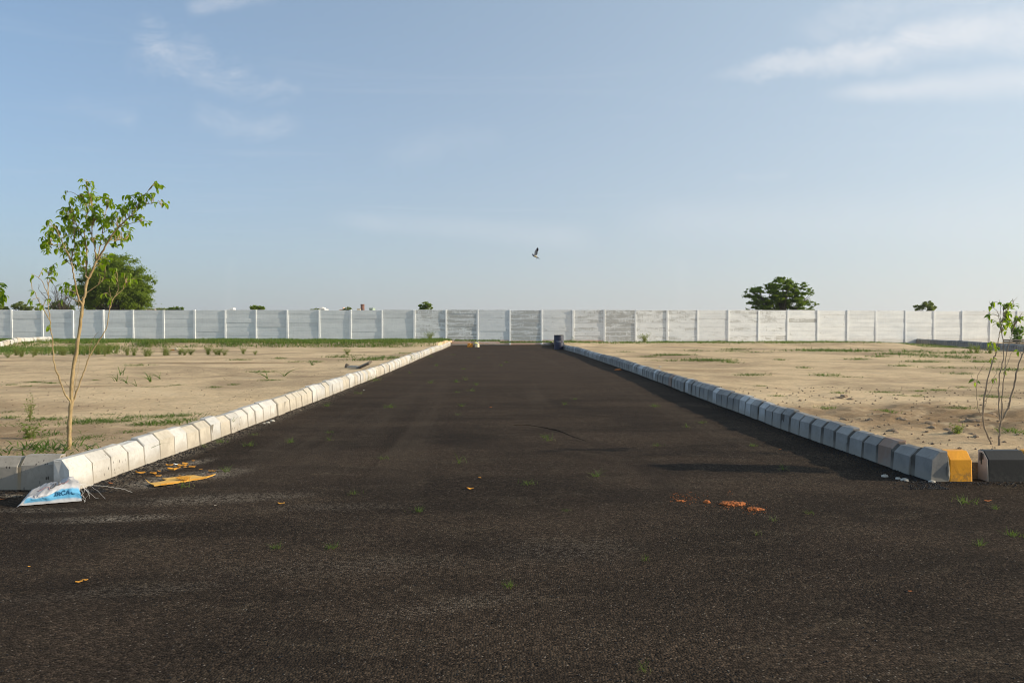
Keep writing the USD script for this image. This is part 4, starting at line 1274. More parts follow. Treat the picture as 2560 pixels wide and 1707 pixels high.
def sapling(label, depth, stems, clusters, bark_m, seed, leaf_len, max_parts=296, density=1.75, low_py=9999):
    """stems: (pixel polyline, depth drift, radius at foot, radius at tip); clusters: (px, py, depth shift, spread px, leaves)"""
    rng = np.random.default_rng(seed)
    p0 = at_depth(*stems[0][0][0], depth)
    t = thing("sapling", label, "sapling", loc=p0)
    lines = []
    for k, (line, drift, r0, r1) in enumerate(stems):
        n = max(8, len(line) * 4)
        st = stems[k][1]
        if isinstance(st, tuple):
            d0, d1 = st
        else:
            d0, d1 = 0.0, st
        pts = [at_depth(x, y, depth + d0 + (d1 - d0) * (i / max(1, len(line) - 1))) - p0 for i, (x, y) in enumerate(line)]
        sl = smooth_line(pts, n)
        sl += np.column_stack([rng.normal(0, 0.0025, n), rng.normal(0, 0.0025, n), np.zeros(n)])
        obj("stem" if r0 > 0.006 else "branch", tube(sl, np.linspace(r0, r1, n) * (1 + 0.10 * rng.normal(0, 1, n)), 7 if r0 > 0.006 else 5), bark_m, t, smooth=True)
        lines.append(sl)
    allp = np.vstack(lines)
    twigs, leaves = [], []
    for (px, py, ds, spread, n) in clusters:
        c = at_depth(px, py, depth + ds) - p0
        s = spread * depth / F_PX
        groups = max(1, int(round(n / (density * (1.9 if py > low_py else 1.0)))))
        for q in range(groups):
            tip = c + rng.normal(0, 1, 3) * [s * 0.85, s * 0.85, s * 0.72]
            near = allp[np.argsort(np.linalg.norm(allp + [0, 0, 0.06] - tip, axis=1))[int(rng.integers(0, 2))]]
            mid_ = (near + tip) / 2 + [0, 0, 0.02] + rng.normal(0, 0.01, 3)
            l2 = smooth_line([near, mid_, tip], 6)
            twigs.append(tube(l2, np.linspace(0.0034, 0.0018, 6), 4, False))
            dirv = tip - near
            az0 = math.atan2(dirv[1], dirv[0])
            for w in range(int(rng.integers(3, 6))):
                at_ = l2[5] if w < 2 else l2[int(rng.integers(3, 6))]
                L = leaf_len * rng.uniform(0.7, 1.2)
                v, f = leaf_shape(L, L * rng.uniform(0.36, 0.48), rng.uniform(0.6, 1.7), rng.uniform(0.15, 0.6))
                R = rot_to(az0 + rng.normal(0, 1.0), rng.uniform(-1.2, 0.35), rng.normal(0, 0.5))
                leaves.append((v @ R.T + at_ + rng.normal(0, 0.006, 3), f))
    obj("twigs", twigs, bark_m, t, kind="stuff")
    order = rng.permutation(len(leaves))
    mats = [M["leaf_a"], M["leaf_b"], M["leaf_c"]]
    for i in order[:max_parts]:
        obj("leaf", trimesh.Trimesh(*leaves[i], process=False), mats[int(rng.choice(3, p=[0.5, 0.3, 0.2]))], t)
    rest = order[max_parts:]
    if len(rest):
        obj("leaves", [trimesh.Trimesh(*leaves[i], process=False) for i in rest], M["leaf_a"], t, kind="stuff")
    return t


main_stems = [
    ([(171, 1150), (171.5, 1120), (173, 1104), (175, 1051), (178, 1005), (181, 945), (187, 898), (194.5, 860), (202, 800), (206.6, 759), (212, 734), (219, 702), (232, 672), (242, 651)], 0.02, 0.0215, 0.0105),
    ([(242, 651), (257, 628), (273, 598), (296, 568.6), (321, 545.6), (340, 529.5), (356, 495), (376.5, 472)], (0.02, -0.22), 0.0095, 0.002),
    ([(219, 697), (215, 686), (217, 653), (217, 624), (212, 587), (216, 545), (224, 510), (217, 470), (216, 449)], (0.0, 0.15), 0.008, 0.002),
    ([(205, 762), (193, 736), (188, 706), (182.5, 679), (177, 653.5), (165, 623.6), (151.5, 598), (138, 568.6), (124, 564)], (0.0, -0.25), 0.0085, 0.002),
    ([(240, 648), (238, 630), (236, 612), (229.6, 590), (232, 555), (229.6, 509), (226, 490)], (0.02, -0.05), 0.0075, 0.002),
    ([(177, 655), (184, 625), (186, 600), (184, 560), (178, 535), (165, 520)], (-0.12, 0.10), 0.0058, 0.0018),
    ([(245, 640), (250, 615), (256, 580), (264, 532), (272, 499)], (0.02, 0.25), 0.0058, 0.0018),
    ([(217, 624), (205, 590), (190, 560), (172, 545), (161, 541)], (0.03, 0.28), 0.0055, 0.0016),
    ([(296, 568.6), (318, 561), (340, 556), (353, 555)], (-0.06, -0.15), 0.004, 0.0014),
    ([(344, 524), (360, 514), (380, 508), (396, 508), (405, 515)], (-0.13, -0.25), 0.004, 0.0014),
    ([(218, 520), (206, 497), (193, 488), (180, 481), (168, 481)], (0.08, 0.15), 0.004, 0.0014),
    ([(165, 623), (149, 612), (135, 612), (122, 607)], (-0.10, -0.3), 0.004, 0.0014),
    ([(273, 598), (285, 602), (300, 600), (316, 598)], (-0.02, 0.2), 0.004, 0.0014),
    # thin side stem to the left
    ([(178, 1010), (171, 996), (161.6, 983), (149, 947), (138, 917), (133, 880), (132, 850), (127.5, 824), (123, 783), (119.6, 719), (118, 700), (123, 680)], (0, -0.2), 0.0085, 0.0022),
    ([(120, 738), (112, 718), (102, 700), (90, 690), (80, 685)], (-0.18, -0.3), 0.004, 0.0013),
    ([(124, 800), (110, 775), (99, 758), (92, 744), (86, 728), (78, 722)], (-0.15, -0.3), 0.004, 0.0013),
    # thin side stem to the right, leaving the trunk low down
    ([(173, 1090), (169, 1072), (172, 1050), (180, 1012), (187, 992), (200, 956), (212.6, 922), (223, 892), (240, 862), (265, 821), (274, 776), (280.6, 754), (288.6, 738), (295, 719), (293, 690)], (0, 0.2), 0.0085, 0.0022),
    ([(286, 742), (296, 733), (311, 719), (316, 706)], (0.15, 0.25), 0.004, 0.0013),
    ([(281, 752), (276, 735), (272, 715)], (0.15, 0.1), 0.0035, 0.0013),
    ([(223, 892), (224, 870), (230, 850), (246, 830)], (0.1, 0.0), 0.003, 0.001),
    ([(178, 976), (170, 964), (160, 952), (152, 948)], (0.0, 0.1), 0.003, 0.001),
    ([(187, 990), (188, 960), (196, 920), (200, 890)], (0.05, 0.1), 0.0028, 0.001),
    ([(205, 745), (222, 728), (245, 712), (262, 696)], (0.0, 0.2), 0.0034, 0.001),
    ([(205, 790), (198, 770), (195, 745), (192, 720)], (0.0, 0.1), 0.003, 0.001),
]
main_clusters = [
    (208, 449, .1, 5, 2), (222, 465, .1, 10, 6), (226, 485, .1, 10, 6), (166, 481, .15, 5, 2), (193, 490, .1, 10, 7), (205, 500, .1, 10, 7), (215, 512, .0, 12, 8), (232, 505, .0, 14, 9), (236, 520, -.1, 14, 10), (235, 540, -.1, 16, 12),
    (266, 500, .2, 13, 9), (272, 512, .2, 10, 6), (170, 523, .1, 12, 7), (185, 532, .1, 12, 7), (160, 540, .2, 11, 8), (178, 545, .2, 10, 6), (205, 545, .1, 14, 9), (225, 560, .0, 16, 11), (250, 545, .1, 15, 9), (262, 558, .1, 14, 8),
    (129, 552, -.2, 6, 2), (110, 568, -.25, 5, 2), (140, 565, -.2, 12, 7), (155, 575, -.1, 14, 10), (175, 568, .1, 14, 10), (165, 590, -.1, 14, 9), (190, 585, .1, 12, 7), (120, 590, -.3, 11, 8), (116, 605, -.3, 12, 8), (130, 620, -.25, 9, 5), (108, 608, -.3, 5, 3),
    (290, 545, .0, 14, 9), (300, 530, -.1, 12, 8), (315, 515, -.15, 13, 10), (330, 508, -.15, 13, 10), (345, 495, -.2, 11, 8), (372, 487, -.22, 9, 6), (335, 535, -.2, 9, 6), (347, 510, -.2, 10, 6), (385, 465, -.22, 9, 7), (405, 512, -.25, 6, 4), (360, 556, -.15, 6, 4),
    (285, 575, .1, 12, 8), (300, 580, .15, 11, 7), (316, 588, .2, 9, 6), (328, 578, .2, 5, 2), (290, 610, .1, 8, 3), (302, 603, .1, 7, 3), (275, 590, 0, 9, 4), (240, 605, .0, 12, 6), (220, 600, .0, 10, 5), (200, 600, .1, 9, 4),
    (180, 610, -.1, 11, 6), (160, 630, -.1, 10, 5), (150, 632, -.15, 8, 4), (195, 615, 0, 10, 5), (210, 635, 0, 10, 5), (200, 650, 0, 11, 6), (185, 640, -.1, 8, 4), (175, 648, -.1, 6, 3),
    (255, 645, .1, 10, 7), (265, 655, .1, 9, 6), (250, 675, .1, 10, 5), (275, 668, .15, 8, 3), (205, 660, 0, 9, 5),
    (125, 690, -.2, 9, 5), (135, 670, -.2, 8, 5), (140, 660, -.2, 6, 3), (117, 700, -.2, 7, 4), (104, 672, -.25, 6, 3), (82, 688, -.3, 5, 2), (78, 722, -.3, 5, 3), (84, 752, -.3, 6, 3), (104, 757, -.2, 7, 4), (112, 750, -.2, 5, 2),
    (160, 715, 0, 9, 5), (172, 722, 0, 9, 5), (183, 735, 0, 7, 3), (190, 712, 0, 8, 4), (150, 745, 0, 7, 3),
    (280, 690, .2, 10, 6), (300, 690, .2, 11, 7), (315, 690, .2, 9, 5), (325, 702, .2, 6, 3), (310, 712, .2, 8, 4), (265, 690, .2, 8, 4), (290, 675, .2, 9, 4), (262, 742, .1, 7, 3), (278, 745, .1, 6, 2), (122, 812, -.2, 3, 1)]
sapling("tall leafy sapling with tan trunk behind the sunlit kerb corner", 7.35, main_stems, main_clusters, M["bark_tan"], 101, 0.057, density=1.45, low_py=650)

right_stems = [
    ([(2498, 1130), (2498, 1110), (2497.6, 1090), (2502, 1057), (2517, 1028), (2527, 995), (2538, 948), (2550, 900), (2558, 880), (2572, 840), (2580, 800)], 0.05, 0.012, 0.004),
    ([(2502, 1057), (2497.6, 1028), (2496, 976), (2502, 924), (2509, 892), (2508, 852), (2501, 818), (2501, 784), (2499, 750)], (0.0, 0.12), 0.0075, 0.0018),
    ([(2503, 1050), (2505, 1019), (2508, 960), (2512, 924), (2517, 880), (2526, 845), (2540, 805), (2556, 782)], (0.0, 0.25), 0.0065, 0.0018),
    ([(2482, 1130), (2479, 1112), (2459.5, 1062), (2459.5, 1007), (2467, 959), (2483, 900), (2488, 884), (2495, 855), (2498, 835), (2508, 800), (2514, 775)], (0, -0.12), 0.0095, 0.002),
    ([(2457, 1043), (2445, 1019), (2440.5, 971), (2434, 950), (2426, 930)], (-0.03, -0.2), 0.0040, 0.001),
    ([(2441, 975), (2443, 947), (2452, 925), (2462, 909)], (-0.1, -0.2), 0.0032, 0.001),
    ([(2466, 962), (2480, 950), (2492, 930), (2500, 900)], (0, 0.1), 0.003, 0.001),
    ([(2508, 935), (2520, 905), (2530, 880), (2545, 860)], (0, 0.1), 0.003, 0.001),
    ([(2501, 800), (2492, 778), (2480, 765), (2472, 752)], (0.1, 0.0), 0.003, 0.001),
    ([(2508, 800), (2508, 775), (2508, 757)], (0.1, 0.1), 0.003, 0.001),
    ([(2514, 780), (2522, 768), (2535, 752), (2544, 742)], (0.0, 0.1), 0.003, 0.001),
    ([(2465, 1000), (2478, 972), (2486, 948)], (0, 0.1), 0.0028, 0.001),
    ([(2458, 1030), (2466, 1000), (2474, 975)], (0, 0.1), 0.0024, 0.001)]
right_clusters = [(2485, 754, 0, 6, 4), (2487, 766, 0, 7, 5), (2507, 760, .1, 6, 4), (2517, 753, .1, 6, 5), (2521, 760, .1, 5, 3), (2541, 764, .1, 5, 3), (2530, 772, .1, 8, 6), (2515, 778, .1, 7, 5), (2526, 785, .1, 8, 5), (2512, 795, .1, 9, 8), (2508, 805, .1, 8, 6),
                  (2491, 789, .05, 5, 2), (2496, 803, .05, 7, 5), (2488, 802, 0, 4, 2), (2510, 820, .1, 7, 5), (2520, 808, .1, 6, 3), (2514, 825, .1, 6, 3), (2535, 802, .2, 8, 6), (2550, 795, .2, 7, 5), (2555, 785, .2, 6, 4), (2533, 815, .2, 7, 4), (2545, 800, .2, 6, 3),
                  (2476, 858, -.1, 5, 3), (2483, 862, -.1, 5, 3), (2547, 880, .1, 6, 3), (2513, 930, .1, 4, 2), (2482, 895, 0, 4, 1), (2440, 952, -.2, 3, 1), (2488, 948, .1, 3, 1)]
sapling("thin many stemmed sapling behind the black painted kerb block", 7.65, right_stems, right_clusters, M["bark_grey"], 102, 0.056, density=2.9)

edge_stems = [([(-62, 1140), (-60, 1050), (-52, 940), (-44, 860), (-30, 780), (-16, 735), (-4, 715)], -0.05, 0.014, 0.002), ([(-40, 820), (-20, 775), (-2, 752)], (0, 0.1), 0.004, 0.001), ([(-44, 860), (-60, 780), (-70, 700)], (0, 0.2), 0.005, 0.001)]
sapling("sapling outside the left frame edge showing only a few bright leaves", 7.4, edge_stems, [(2, 722, -.05, 5, 5), (3, 737, 0, 4, 3), (4, 749, .05, 4, 3), (-14, 740, 0, 8, 5), (-66, 710, .2, 14, 12), (-40, 770, .1, 14, 8)], M["bark_tan"], 103, 0.08)
far_stems = [([(2870, 1140), (2868, 1060), (2872, 950), (2876, 860), (2880, 780)], 0.0, 0.014, 0.003), ([(2872, 950), (2850, 880), (2836, 830)], (0, -0.1), 0.006, 0.001), ([(2874, 930), (2905, 870), (2920, 820)], (0, 0.1), 0.006, 0.001)]
sapling("leafy sapling outside the right frame edge casting shadow on the road", 6.75, far_stems, [(x, y, 0.1 * math.sin(x), 16, 16) for x in range(2830, 2930, 18) for y in (790, 815, 840, 862, 885)], M["bark_tan"], 104, 0.08, max_parts=60)

# ------------------------------------------------------------------ dark shrub and slats at the far right
rng = np.random.default_rng(91)
q = at_depth(2541, 862, 44.5)
t = thing("shrub", "dense dark green shrub beside wooden slats near the right frame edge", "shrub", loc=q)
cen = np.column_stack([rng.normal(0, 0.17, 40), rng.normal(0, 0.17, 40), rng.uniform(0.15, 1.05, 40)])
obj("foliage", leaf_cloud(rng, cen, np.full(40, 0.16), 900, 0.13), M["leaf_b"], t)
obj("stem", [tube([[0, 0, -0.05], c * [0.5, 0.5, 0.6], c], [0.02, 0.012, 0.006], 4, False) for c in cen[::5]], M["bark_dark"], t)
q = at_depth(2538, 861, 44.0)
t = thing("slatted_pallet", "stack of weathered wooden slats under the dark shrub", "pallet", loc=q - [0, 0, 0.02], rz=-4)
for k in range(3):
    for j in range(3):
        obj("slat", box(0.0, -0.35 + j * 0.35, 0.06 + k * 0.115, 1.0, 0.10, 0.025, 0.003), M["wood_pale"], t)
    for j in range(3):
        obj("bearer", box(-0.42 + j * 0.42, 0, 0.02 + k * 0.115, 0.08, 0.85, 0.055, 0.003), M["wood_old"], t)

# ------------------------------------------------------------------ blue drum
q = ground(1397, 873.5)
sc = q[1] / F_PX
R, H = 12.0 * sc, 36.5 * sc
t = thing("drum", "dark blue plastic drum standing at the far end of the shaded kerb", "drum", loc=q - [0, 0, 0.005])
prof = [(0, 0), (R * 0.94, 0), (R, 0.02), (R, H * 0.31), (R * 1.03, H * 0.33), (R * 1.03, H * 0.355), (R, H * 0.375), (R, H * 0.63), (R * 1.03, H * 0.65), (R * 1.03, H * 0.675), (R, H * 0.695), (R, H * 0.93), (R * 0.95, H * 0.955), (R * 0.95, H * 0.96)]
obj("body", trimesh.creation.revolve(np.array(prof), sections=40), M["drum_blue"], t, smooth=35)
prof = [(R * 0.90, H * 0.94), (R * 1.01, H * 0.945), (R * 1.02, H * 0.99), (R * 0.96, H), (R * 0.90, H * 0.975), (0, H * 0.97)]
obj("rim", trimesh.creation.revolve(np.array(prof), sections=40), M["drum_lid"], t, smooth=35)


rng = np.random.default_rng(92)


def faded_line(z, h, a0, a1, n):
    """a worn line of print: short unreadable strokes round the drum"""
    out = []
    for a in np.linspace(a0, a1, n):
        w, hh = (a1 - a0) * R / n * rng.uniform(0.35, 0.8), h * rng.uniform(0.6, 1.0)
        m = box(0, 0, 0, w, 0.003, hh)
        th = -np.pi / 2 + a
        m.apply_transform(trimesh.transformations.rotation_matrix(a, [0, 0, 1]))
        m.apply_translation([math.cos(th) * R * 1.003, math.sin(th) * R * 1.003, z])
        out.append(m)
    return out


obj("print", faded_line(H * 0.575, 0.05, -0.62, 0.22, 8) + faded_line(H * 0.515, 0.028, -0.35, 0.22, 7), M["print_white"], t, label="faded white print on the drum side")
obj("label_patch", faded_line(H * 0.55, 0.10, 1.15, 1.32, 2), M["print_white"], t)


# ------------------------------------------------------------------ sacks at the wall
def sack(name, label, cat, px, py, w_px, h_px, mat, seed, crumple=0.16):
    q = ground(px, py)
    s = q[1] / F_PX
    t = thing(name, label, cat, loc=q)
    R, H = w_px * s / 2, h_px * s
    n, rows = 28, 14
    a = np.linspace(0, 2 * np.pi, n, endpoint=False)
    v, f = [], []
    for k in range(rows):
        u = k / (rows - 1)
        r = R * (1 - 0.12 * u) * (1.0 if u > 0.05 else 0.9)
        x, y = np.cos(a) * r, np.sin(a) * r * 0.85
        z = np.full(n, H * u)
        nz = meshkit.fbm(np.column_stack([np.cos(a) * 2.2, np.sin(a) * 2.2, np.full(n, u * 2.5 + seed)]), 3, seed) - 0.5
        k_ = 1 + crumple * 2 * nz
        v.append(np.column_stack([x * k_, y * k_, z + nz * H * 0.35 * u]))
    v = np.vstack(v + [[[0, 0, H * 0.82]], [[0, 0, 0]]])
    for k in range(rows - 1):
        for j in range(n):
            p_, q_ = k * n + j, k * n + (j + 1) % n
            f += [(p_, q_, q_ + n), (p_, q_ + n, p_ + n)]
    for j in range(n):
        f.append((len(v) - 2, (rows - 1) * n + j, (rows - 1) * n + (j + 1) % n))
        f.append((len(v) - 1, (j + 1) % n, j))
    obj("body", trimesh.Trimesh(v, np.array(f), process=False), mat, t, smooth=45)
    return t, R, H


t, R_, H_ = sack("sack", "orange crumpled sack standing at the wall end of the road", "sack", 1175, 868, 14, 9.5, M["orange_sack"], 3, 0.28)
t, R_, H_ = sack("bucket", "cream bucket with yellow plastic heaped on top, beside the orange sack", "bucket", 1192.5, 868, 12, 9.5, M["cream_sack"], 5, 0.05)
l_ = rough_lump(R_ * 0.75, R_ * 0.6, H_ * 0.28, 8, 3, 0.45)
l_.apply_translation([-R_ * 0.5, 0, H_ * 1.08])
obj("yellow_plastic", l_, M["yellow_bag"], t, smooth=True)

# ------------------------------------------------------------------ woven plastic sack by the left kerb corner
def bag_surface(u, v):
    """u along the bag from its closed left end to its frayed right end, v around: 0 front foot, 1 back foot"""
    u, v = np.asarray(u, float), np.asarray(v, float)
    foot0, foot1 = np.array([-3.50, 5.70, 0.012]), np.array([-3.13, 5.86, 0.012])
    hgt = np.interp(u, [0, 0.12, 0.35, 0.65, 0.85, 1.0], [0.060, 0.110, 0.135, 0.160, 0.165, 0.12])
    dep = np.interp(u, [0, 0.12, 0.5, 1.0], [0.18, 0.27, 0.33, 0.22])
    back_x = np.interp(u, [0, 1], [0.0, -0.16])
    cap = np.sqrt(np.clip(1 - np.clip(1 - u / 0.16, 0, 1) ** 2, 0, 1))
    hgt, dep = hgt * (0.25 + 0.75 * cap), dep * (0.35 + 0.65 * cap)
    ang = v * np.pi
    fx = foot0[0] + (foot1[0] - foot0[0]) * u
    fy = foot0[1] + (foot1[1] - foot0[1]) * u
    a = (1 - np.cos(ang)) / 2
    x = fx + back_x * a
    y = fy + dep * a
    z = 0.012 + hgt * np.clip(np.sin(ang), 0, 1) ** 0.75
    n = meshkit.fbm(np.stack([u * 5.5, v * 4.5, u * 0 + 2.3], -1), 4, 9) - 0.5
    rg = np.abs(meshkit.fbm(np.stack([u * 4 + v * 3, v * 5 - u * 2, u * 0 + 5.1], -1), 3, 4) - 0.5)
    k = np.clip(np.sin(ang) * 1.6, 0, 1)
    return np.stack([x + n * 0.04 * k, y + (n * 0.12 - rg * 0.10) * k, np.maximum(z + (n * 0.06 - rg * 0.09) * k, 0.010)], -1)


t = thing("plastic_sack", "crumpled white and blue woven plastic sack against the kerb corner", "sack")
nu, nv = 70, 50
U, V = np.meshgrid(np.linspace(0, 1, nu), np.linspace(0, 1, nv))
PTS = bag_surface(U, V)
bm = grid_mesh(PTS[..., 0], PTS[..., 1], PTS[..., 2])
bp = obj("woven_cloth", bm, M["sack_woven"], t, smooth=True)
edge_v = 0.145 + 0.09 * U ** 2 - 0.03 * np.exp(-((U - 0.30) / 0.12) ** 2) + 0.012 * np.sin(U * 9)
isblue = smoothstep(0.0, 0.02, edge_v - V) * smoothstep(0.015, 0.035, V) * smoothstep(0.06, 0.12, U)
white = np.array([0.74, 0.72, 0.72]) * np.ones((nv, nu, 1))
grey = smoothstep(0.0, 0.12, fbm2(U * 3, V * 2, 1.0, 3, 8) + 0.02)[..., None] * (V > 0.22)[..., None]
white = white * (1 - 0.35 * grey)
colr = white * (1 - isblue[..., None]) + np.array([0.16, 0.50, 0.80]) * isblue[..., None]
color_attr(bp, colr.reshape(-1, 3))


def on_bag(text, height, u0, v0, su, sv, mat, flip=False):
    m = meshkit.text_mesh(text, height, 0.001, True)
    m = m.subdivide_to_size(height / 3)
    v = m.vertices.copy()
    if flip:
        v[:, :2] = v[:, :2].max(0) - v[:, :2]
    p = bag_surface(u0 + v[:, 0] * su, v0 + v[:, 1] * sv)
    m.vertices = p + np.array([0, -0.004, 0.003])
    return obj("print", m, mat, t)


on_bag("IRCA L", 0.05, 0.56, 0.07, 1.45, 1.3, M["print_blue"])
on_bag("CID", 0.06, 0.50, 0.26, 1.5, 1.6, M["print_grey"], True)
for (ua, va, ub, vb) in [(0.28, 0.36, 0.52, 0.24), (0.62, 0.26, 0.80, 0.38)]:
    w = np.linspace(0, 1, 20)
    ln = bag_surface(ua + (ub - ua) * w, va + (vb - va) * w) + [0, -0.002, 0.002]
    obj("print", tube(ln, 0.0018, 4), M["print_red"], t)
rng = np.random.default_rng(95)
th = []
for k in range(9):
    v0 = rng.uniform(0.02, 0.72)
    p = bag_surface(np.array(1.0), np.array(v0))
    L = rng.uniform(0.02, 0.07) if k > 2 else rng.uniform(0.10, 0.30)
    d_ = np.array([1.0, rng.normal(0.15, 0.35), rng.normal(0.0, 0.25)])
    pts = [p, p + d_ * L * 0.4 + rng.normal(0, 0.012, 3), p + d_ * L * 0.75 + rng.normal(0, 0.02, 3), p + d_ * L + rng.normal(0, 0.02, 3)]
    ln = smooth_line(pts, 10)
    if k <= 9:
        ln[:, 2] = np.linspace(p[2], 0.006, 10) + np.abs(rng.normal(0, 0.006, 10))
    ln[:, 2] = np.maximum(ln[:, 2], 0.006)
    th.append(tube(ln, 0.0008, 4, False))
obj("frayed_threads", th, M["thread"], t, kind="stuff")

# ------------------------------------------------------------------ yellow sheet and scraps, brick, other litter
out = [(210, 680), (330, 725), (480, 710), (620, 680), (710, 645), (590, 625), (700, 610), (850, 590), (1150, 550), (1310, 540), (1500, 570), (1650, 560), (1800, 540), (1740, 575), (1600, 610), (1450, 625), (1280, 650), (1130, 680), (1000, 700), (850, 735), (700, 760), (560, 775), (410, 790), (390, 765), (280, 720)]
poly = np.array([ground(340 + x / 9.046, 1130 + y / 9.046)[:2] for x, y in out])
org = poly.mean(0)
t = thing("yellow_sheet", "largest torn flat yellow sheet on the asphalt by the sunlit kerb", "scrap", loc=(org[0], org[1], 0.008))
pg = Polygon(poly - org).buffer(0)
sh = trimesh.creation.extrude_polygon(pg, 0.006, engine="earcut").subdivide_to_size(0.035)
bend = lambda m: setattr(m, "vertices", np.column_stack([m.vertices[:, :2], m.vertices[:, 2] + 0.012 * np.maximum(0, fbm2(m.vertices[:, 0] + 3, m.vertices[:, 1], 5.0, 2, 5) + 0.12) + 0.02 * smoothstep(0.16, 0.30, np.abs(m.vertices[:, 0]))]))
bend(sh)
obj("sheet", sh, M["yellow_board"], t)
fl = trimesh.creation.extrude_polygon(Polygon([(-0.02, 0.00), (0.04, -0.03), (0.10, -0.045), (0.11, 0.01), (0.06, 0.03), (0.02, 0.02)]), 0.005, engine="earcut").subdivide_to_size(0.02)
fl.vertices[:, 2] += 0.012 + 0.03 * smoothstep(-0.04, 0.02, fl.vertices[:, 1]) * 0.6
obj("torn_flap", fl, M["yellow_torn"], t)
rim_ = [tube(np.column_stack([np.array(pg.exterior.coords)[a:b], np.full(b - a, 0.008)]), 0.005, 5) for a, b in ((13, 22),)]
bend(rim_[0])
obj("torn_edge", rim_, M["yellow_torn"], t)


def scrap(px, py, w_px, d_scale, mat, label, group, seed, name="yellow_scrap", cat="scrap", thick=0.010, rz=None):
    rng = np.random.default_rng(seed)
    q = ground(px, py)
    w = w_px * q[1] / F_PX
    n = 9
    a = np.sort(rng.uniform(0, 2 * np.pi, n))
    r = rng.uniform(0.55, 1.1, n)
    pts = np.column_stack([np.cos(a) * r * w / 2, np.sin(a) * r * w / 2 * d_scale])
    thick = min(thick, 0.07 * w)
    m = trimesh.creation.extrude_polygon(Polygon(pts).buffer(0.001), thick, engine="earcut").subdivide_to_size(max(w / 6, 0.008))
    m.vertices[:, 2] += 0.9 * thick * (meshkit.noise(m.vertices * 60 + seed) * 2) + 0.15 * w * (m.vertices[:, 0] / w) ** 2 * 2
    ang = rng.uniform(-25, 25) if rz is None else rz
    return obj_at(name, m, mat, q, ang, label, cat, group)


def obj_at(name, m, mat, q, ang, label, cat, group=None):
    p = obj(name, m, mat, None, label=label, cat=cat, group=group)
    x = UsdGeom.Xformable(p)
    x.AddTranslateOp().Set(Gf.Vec3d(*map(float, q)))
    if ang:
        x.AddRotateZOp().Set(float(ang))
    return p


STRIPS = [(120, 480, 26, .5), (510, 545, 14, .9), (420, 490, 26, .5), (520, 430, 9, .8), (830, 405, 38, .5), (760, 305, 18, .5), (1040, 325, 26, .5), (1140, 285, 26, .6), (1120, 350, 9, 1.2), (1260, 345, 19, .7), (1300, 195, 7, 1), (1460, 385, 8, .7), (990, 530, 5, 1)]
STRIP_LABELS = label_all("torn yellow strip", [(340 + p[0] / 9.046, 1130 + p[1] / 9.046) for p in STRIPS], [("the white paper scrap", 444, 1161), ("the large yellow sheet", 455, 1200), ("the reddish brick crumb", 278, 1208)])
for k, (x, y, w, dsc) in enumerate(STRIPS):
    scrap(340 + x / 9.046, 1130 + y / 9.046, w, dsc, M["yellow_torn"], STRIP_LABELS[k], "torn yellow strips by the sunlit kerb", 200 + k)
scrap(340 + 1720 / 9.046, 1130 + 440 / 9.046, 20, 0.5, M["yellow_torn"], "curled yellow scrap just right of the scrap pile, above the sheet tip", None, 230)
scrap(340 + 1640 / 9.046, 1130 + 500 / 9.046, 8, 0.6, M["brick_red"], "tiny reddish scrap above the tip of the yellow sheet", None, 231, "red_scrap")
scrap(340 + 940 / 9.046, 1130 + 285 / 9.046, 18, 0.6, M["white_scrap"], "white paper scrap lying among the torn yellow strips", None, 232, "paper_scrap")
scrap(1175, 1222, 19, 0.6, M["yellow_torn"], "orange yellow scrap in mid road, nearer of two", None, 233)
scrap(1200, 1194, 9, 1.0, M["yellow_torn"], "small round orange yellow scrap in mid road, farther of two", None, 234)
scrap(703, 1259, 17, 0.7, M["yellow_torn"], "curled orange yellow scrap in the cross road right of the sack", None, 235)
scrap(196, 1455, 22, 0.5, M["yellow_torn"], "bent orange strip in the left foreground asphalt", None, 236, rz=20)
scrap(210, 1451, 18, 0.3, M["yellow_torn"], "thin orange sliver touching the bent strip in the left foreground", None, 237, rz=12)
scrap(73, 1415, 7, 1.0, M["yellow_torn"], "tiny orange crumb near the left frame edge on asphalt", None, 238)
scrap(2274, 1478, 11, 0.8, M["brick_red"], "curled pale brown dry leaf on the right foreground asphalt", None, 239, "dry_leaf", "leaf")
scrap(538, 1263, 7, 0.8, M["wood_pale"], "small pale chip on the dusty asphalt right of the sack", None, 240, "stone_chip", "chip")
scrap(278, 1208, 13, 0.6, M["brick_red"], "reddish brick crumb by the foot of the second sunlit kerb block", None, 241, "brick_crumb", "brick")
scrap(5, 1249, 12, 0.5, M["brick_red"], "reddish crumb at the left frame edge near the sack", None, 242, "brick_crumb", "brick")
scrap(1227, 1018, 8, 0.8, M["brick_red"], "small brick chip in mid road beyond the asphalt ridge", None, 243, "brick_crumb", "brick")
scrap(2470, 1209, 20, 0.5, M["brick_red"], "brick crumb between the yellow and black painted blocks", None, 244, "brick_crumb", "brick")
scrap(1951, 1123, 9, 0.8, M["brick_red"], "brick chip at the shadow edge of the shaded kerb", None, 245, "brick_crumb", "brick")
scrap(909, 975, 6, 0.9, M["white_scrap"], "white chip on asphalt beside the sunlit kerb", None, 246, "stone_chip", "chip", thick=0.02)
scrap(752, 1025, 8, 0.8, M["wood_pale"], "tan stone at the foot of the sunlit kerb", None, 247, "stone_chip", "chip", thick=0.03)

